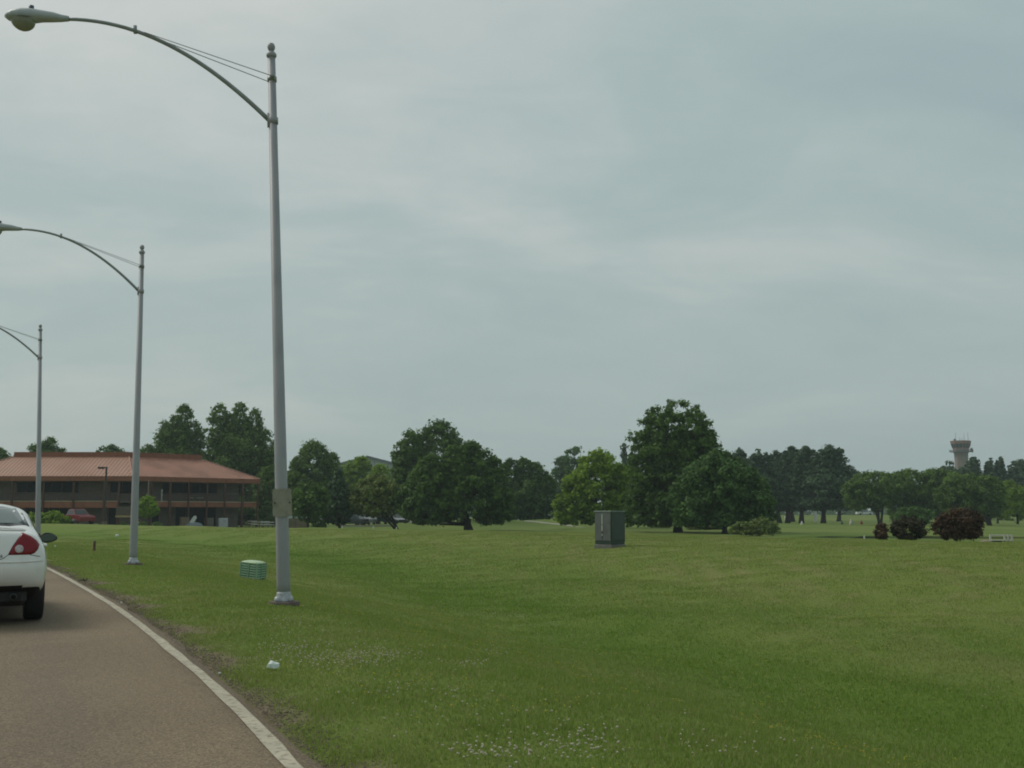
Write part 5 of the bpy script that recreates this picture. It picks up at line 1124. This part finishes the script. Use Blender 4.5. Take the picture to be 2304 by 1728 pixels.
# NOTE: in car coordinates x runs forward, y to the left, so the right side is -y
band = patch('rear_window', [(-.690, 1.145), (0, 1.172), (.690, 1.145), (.580, 1.385), (0, 1.405), (-.580, 1.385)], 'rear', M_rgf, car, .004)
patch('pane', [(-.640, 1.168), (0, 1.190), (.640, 1.168), (.540, 1.365), (0, 1.385), (-.540, 1.365)], 'rear', M_rg, band, .008)
for sy in (1, -1):
    TL = [(.595, 1.078), (.69, 1.035), (.755, .985), (.785, .94), (.772, .89), (.735, .845), (.69, .828), (.45, .828), (.50, .93), (.55, 1.01)]
    tl = patch('taillight', [(sy * a, b) for a, b in TL], 'rear', M_tl, car, .006, .012)
    patch('reverse_lens', [(sy * (.562 + .047 * math.cos(a)), .888 + .047 * math.sin(a)) for a in [i * 2 * math.pi / 14 for i in range(14)]], 'rear', M_rl, tl, .021, .003, nring=3, fine=1, skirt=.01)
    seam('light_gap', [(sy * a, b) for a, b in TL] + [(sy * TL[0][0], TL[0][1])], 'rear', .005, M_blk, tl, 4)
    seam('trunk_gap', [(sy * .45, .828), (sy * .40, .785), (sy * .33, .765), (0, .76)], 'rear', .004, M_blk, car)
    # side glass
    ax_ = 'left' if sy > 0 else 'right'
    patch('side_window', [(1.40, 1.10), (1.76, 1.085), (1.76, 1.33), (1.62, 1.325)], ax_, M_cg, car, .004)
    patch('side_window', [(1.84, 1.085), (2.9, 1.03), (3.28, 1.03), (2.95, 1.22), (2.6, 1.32), (1.84, 1.335)], ax_, M_cg, car, .004)
    for x_ in (1.12, 1.81, 2.92): seam('door_gap', [(x_ - (.0), .34), (x_ + .02, .7), (x_ + (.02 if x_ > 1.2 else .12), 1.0)], ax_, .004, M_blk, car)
    for x_ in (1.42, 2.35):
        h, n_n = proj(x_, .90, ax_); mb = MB(); mb.tube([h + Vector((-.11, 0, 0)), h + Vector((-.07, sy * .045, .004)), h + Vector((.07, sy * .045, .004)), h + Vector((.11, 0, 0))], [.014, .022, .022, .014], 8); mb.build('door_handle', M_carw, car, True)
    # mirror
    h, n_n = proj(2.72, 1.02, ax_); mb = MB(); vs = []; nn = 16
    prof_ = [(-.07, .86), (-.055, 1.0), (0.0, 1.0), (.06, .8), (.11, .4), (.125, .05)]
    for (dx, f) in prof_:
        for q in range(nn):
            a = 2 * math.pi * q / nn; yy_ = math.cos(a) * .118; zz_ = math.sin(a) * (.080 if math.sin(a) > 0 else .060) * (1 - .18 * (math.cos(a))) - .062; vs.append(h + Vector((dx, sy * (.185 + yy_ * f), .005 + zz_ * f)))
    mb.add(vs, [(i * nn + q, i * nn + (q + 1) % nn, (i + 1) * nn + (q + 1) % nn, (i + 1) * nn + q) for i in range(len(prof_) - 1) for q in range(nn)] + [tuple(range(len(vs) - nn, len(vs)))])
    mi = mb.build('wing_mirror', M_blk, car, True); mb = MB(); vs = [h + Vector((-.064, sy * (.185 + math.cos(2 * math.pi * q / nn) * .108), -.057 + math.sin(2 * math.pi * q / nn) * (.068 if q < nn / 2 else .050))) for q in range(nn)]
    mb.add(vs, [tuple(range(nn))]); mb.build('mirror_glass', mat('mirror_glass', (.12, .14, .14), .12, metal=1, var=.02), mi)
    mb = MB(); mb.tube([h + Vector((.02, -sy * .03, -.02)), h + Vector((.01, sy * .08, -.015))], .028, 8); mb.build('mirror_stalk', M_blk, mi)
    # exhaust
    if sy < 0: mb = MB(); mb.lathe([(.030, -.02), (.038, -.02), (.038, .30)], 16, (.16, -.53, .335), Matrix.Rotation(R(90), 3, 'Y'), capb=False); mb.build('exhaust_pipe', mat('exhaust_metal', (.10, .10, .10), .45, metal=.8), car, True)
    for x_ in WX:
        y_ = sy * .785; m_w = MB(); Mx = Matrix.Rotation(R(90), 3, 'X'); w_ = .225
        m_w.lathe([(WR * .62, -w_ / 2), (WR * .9, -w_ / 2), (WR * .975, -w_ * .45), (WR, -w_ * .34), (WR, w_ * .34), (WR * .975, w_ * .45), (WR * .9, w_ / 2), (WR * .62, w_ / 2)], 40, (x_, y_, WR), Mx); wh = m_w.build('wheel', M_tyre, car, True)
        m_w = MB(); m_w.lathe([(.03, sy * -w_ * .40), (WR * .5, sy * -w_ * .30), (WR * .60, sy * -w_ * .5), (WR * .63, sy * -w_ * .45), (WR * .63, sy * w_ * .4)], 30, (x_, y_, WR), Mx); m_w.build('rim', M_rim, wh, True)
    patch('headlight', [(sy * .38, .60), (sy * .58, .62), (sy * .64, .66), (sy * .60, .70), (sy * .42, .70)], 'front', M_rl, car, .006)
seam('trunk_lip', [(-.62, 1.098), (-.3, 1.108), (0, 1.112), (.3, 1.108), (.62, 1.098)], 'rear', .016, mat('trunk_lip_paint', (.50, .49, .44), .35, coat=.5), car)
seam('bumper_gap', [(-.69, .822), (-.80, .80)], 'rear', .004, M_blk, car); seam('bumper_gap', [(.69, .822), (.80, .80)], 'rear', .004, M_blk, car)
seam('bumper_crease', [(-.83, .752), (-.6, .742), (0, .738), (.6, .742), (.83, .752)], 'rear', .012, M_carw, car)
patch('windscreen', [(-.62, 1.03), (0, 1.05), (.62, 1.03), (.50, 1.34), (0, 1.37), (-.50, 1.34)], 'front', M_cg, car, .004)
patch('grille', [(-.28, .45), (.28, .45), (.30, .62), (-.30, .62)], 'front', M_blk, car, .004)
patch('licence_recess', [(-.19, .80), (.19, .80), (.19, .92), (-.19, .92)], 'rear', M_offw, car, .004)
mb = MB(); mb.bbox((.42, 0, .33), (.36, 1.36, .22), .06); mb.build('rear_valance', M_blk, car); mb = MB(); mb.bbox((2.45, 0, .27), (4.0, 1.36, .12), .03); mb.build('underbody', M_under, car)
# lettering on the trunk, partly cut by the picture edge
td = bpy.data.curves.new('badge', 'FONT'); td.body = 'G6'; td.size = .055; td.extrude = .002; tdo = bpy.data.objects.new('badge', td); COL.objects.link(tdo); bpy.context.view_layer.update()
bme = bpy.data.meshes.new_from_object(tdo.evaluated_get(bpy.context.evaluated_depsgraph_get())); bpy.data.objects.remove(tdo); h, _n = proj(-.37, .81, 'rear')
bo_ = link('badge', bme, mat('badge_chrome', (.12, .12, .12), .3, metal=.7), car); bo_.rotation_euler = (R(90), 0, R(-90)); bo_.location = (h.x - .004, -.325, .795)
# put the car on the road: local +x to heading; rear right corner (0,-.89) at CARP
dirf = Vector((math.cos(HEAD), math.sin(HEAD), 0)); dirl = Vector((-math.sin(HEAD), math.cos(HEAD), 0))
org = Vector((CARP.x, CARP.y, 0)) - dirf * .2 + dirl * .90
car.location = (org.x, org.y, .004); car.rotation_euler = (0, 0, HEAD)

# ------------------------------------------------------------------ grass blades, clover, yellow flowers, roadside grit
def blade_mat():
    m, t, b = nodes_of('grass_blades'); base, noise, rampn, mix, math_ = grass_nodes(m, t, b, True); n = t.nodes; lk = t.links.new
    a = n.new('ShaderNodeAttribute'); a.attribute_name = 'tint'
    base = mix(rampn(a.outputs['Fac'], .86, 1.0), base, (.28, .26, .13)); v = n.new('ShaderNodeMixRGB'); v.blend_type = 'MULTIPLY'; v.inputs[0].default_value = 1
    lk(base, v.inputs[1]); lk(rampn(a.outputs['Fac'], 0, .8, (.84, .86, .82, 1), (1.16, 1.14, 1.1, 1)), v.inputs[2])
    lk(v.outputs[0], b.inputs['Base Color']); b.inputs['Roughness'].default_value = .6; b.inputs['Specular IOR Level'].default_value = .2
    tr = n.new('ShaderNodeBsdfTranslucent'); lk(v.outputs[0], tr.inputs[0]); mx = n.new('ShaderNodeMixShader'); mx.inputs[0].default_value = .3
    lk(b.outputs[0], mx.inputs[1]); lk(tr.outputs[0], mx.inputs[2]); lk(mx.outputs[0], n['Material Output'].inputs[0]); return m
r = np.random.RandomState(42)
def scatter(n, y0, y1, p, r):
    a, b = y0 ** (2 - p), y1 ** (2 - p); y = (a + (b - a) * r.rand(n)) ** (1 / (2 - p)); x = y * r.uniform(-.50, .50, n) + r.uniform(-1.5, 1.5, n); return x, y
X_, Y_ = scatter(1150000, 4.6, 85, 1.25, r); s_ = sdist(X_, Y_); d_ = dirt_f(X_, Y_)
keep = (s_ > .17) & (r.rand(len(X_)) > d_ * .90); X_, Y_, s_ = X_[keep], Y_[keep], s_[keep]; n = len(X_)
Z_ = zt(X_, Y_); wt = wet_f(X_, Y_); hgt = (.015 + .026 * r.rand(n)) * (1 + .35 * wt + .3 * nz(X_, Y_, 1.7, 77)) * (1 + (Y_ > 25) * .2); hgt = np.maximum(hgt, .014) * np.clip((88 - Y_) / 30, .3, 1)
wd = (.0022 + .0020 * r.rand(n)) * (1 + Y_ / 14); an = r.rand(n) * 6.283; ln = r.rand(n) * .8 * hgt; la = r.rand(n) * 6.283
B = np.stack([X_, Y_, Z_ - .006], 1); dv = np.stack([np.cos(an) * wd, np.sin(an) * wd, np.zeros(n)], 1); tip = B + np.stack([np.cos(la) * ln, np.sin(la) * ln, hgt], 1)
Vg = np.stack([B - dv, B + dv, tip], 1).reshape(-1, 3); tint = np.repeat(np.clip(r.rand(n) + .06 * (1 - wt), 0, 1), 3)
gmesh = fast_mesh('grass', Vg, np.arange(3 * n).reshape(-1, 3), tint); wa = gmesh.attributes.new('wet', 'FLOAT', 'POINT'); wa.data.foreach_set('value', np.repeat(wt, 3).astype(np.float32))
tag(link('grass', gmesh, blade_mat()), kind='stuff')
# flower heads
ico = bmesh.new(); bmesh.ops.create_icosphere(ico, subdivisions=1, radius=1); IV = np.array([v.co[:] for v in ico.verts]); IF = np.array([[v.index for v in f.verts] for f in ico.faces]); ico.free()
def heads(P, rad, name, m, r, fl=.75):
    n = len(P); vs = P[:, None, :] + IV[None] * (rad[:, None, None] * np.array([1, 1, fl])); fs = IF[None] + (np.arange(n) * len(IV))[:, None, None]
    return tag(link(name, fast_mesh(name, vs.reshape(-1, 3), fs.reshape(-1, 3)), m), kind='stuff')
pts = []
CL = [(1130, 1705, 60, 18, 45), (1200, 1712, 90, 14, 35), (1260, 1680, 90, 22, 40), (1330, 1700, 60, 14, 30), (1600, 1690, 90, 16, 14), (1750, 1700, 120, 12, 14), (655, 1408, 50, 8, 40), (690, 1466, 70, 14, 70), (640, 1470, 40, 12, 40), (735, 1490, 50, 16, 50), (700, 1500, 60, 14, 40),
      (820, 1490, 60, 14, 90), (860, 1480, 50, 12, 50), (1090, 1386, 60, 4, 50), (1150, 1392, 40, 4, 30), (1230, 1410, 40, 4, 22), (1060, 1500, 40, 8, 26), (1100, 1470, 40, 6, 20), (870, 1560, 40, 12, 16), (1000, 1555, 120, 20, 16), (1340, 1434, 50, 6, 14), (1330, 1660, 60, 20, 22),
      (1080, 1640, 200, 40, 20), (1500, 1600, 300, 80, 16), (1250, 1360, 250, 16, 40), (950, 1345, 120, 10, 22), (760, 1325, 40, 3, 18), (500, 1400, 60, 14, 10), (1900, 1560, 300, 70, 8), (560, 1500, 40, 16, 12), (1050, 1710, 40, 14, 22), (2000, 1500, 250, 60, 6), (1000, 1600, 500, 80, 60), (1300, 1450, 400, 60, 50), (700, 1450, 160, 60, 60)]
rp_ = random.Random(8)
for (u, v, su, sv, k) in CL:
    for _ in range(k):
        p = ground_hit(u + rp_.gauss(0, su * .8), min(1760, v + rp_.gauss(0, sv * .8)))
        if p.y < 59 and sdist(p.x, p.y) > .5: pts.append((p.x, p.y, p.z + rp_.uniform(.03, .06)))
P = np.array(pts); heads(P, r.uniform(.0045, .0085, len(P)) * (1 + P[:, 1] / 60), 'clover_flowers', mat('clover_white', (.44, .39, .29), .9, var=.3, scale=90), r)
X_, Y_ = scatter(7000, 5, 40, 1.2, r); s_ = sdist(X_, Y_); k = (s_ > .7) & (nz(X_, Y_, 4.5, 91) + .4 * nz(X_, Y_, 1.2, 92) > .25); X_, Y_ = X_[k], Y_[k]
heads(np.stack([X_, Y_, zt(X_, Y_) + .04], 1), r.uniform(.004, .007, len(X_)) * (1 + Y_ / 22), 'yellow_flowers', mat('flower_yellow', (.42, .36, .03), .8), r, .5)
# grit, clods and dry thatch along the asphalt edge
ys = r.uniform(4.5, 45, 9000) ** 1.0; ys = 4.5 + 40 * r.rand(9000) ** 1.8; so = np.abs(r.normal(0, .20, 9000)) + .12; g = line_t(ys); c = np.sqrt(1 + g * g)
X_ = line_x(ys) + so / c; Y_ = ys - g * so / c
heads(np.stack([X_, Y_, np.maximum(zt(X_, Y_), -.05) + .002], 1), r.uniform(.002, .0065, len(X_)) * (1 + Y_ / 25), 'gravel', mat('grit', (.17, .135, .095), .95, var=.45, scale=40), r, .7)
print('tree triangles', TREE_TRI[0], 'blades', n)
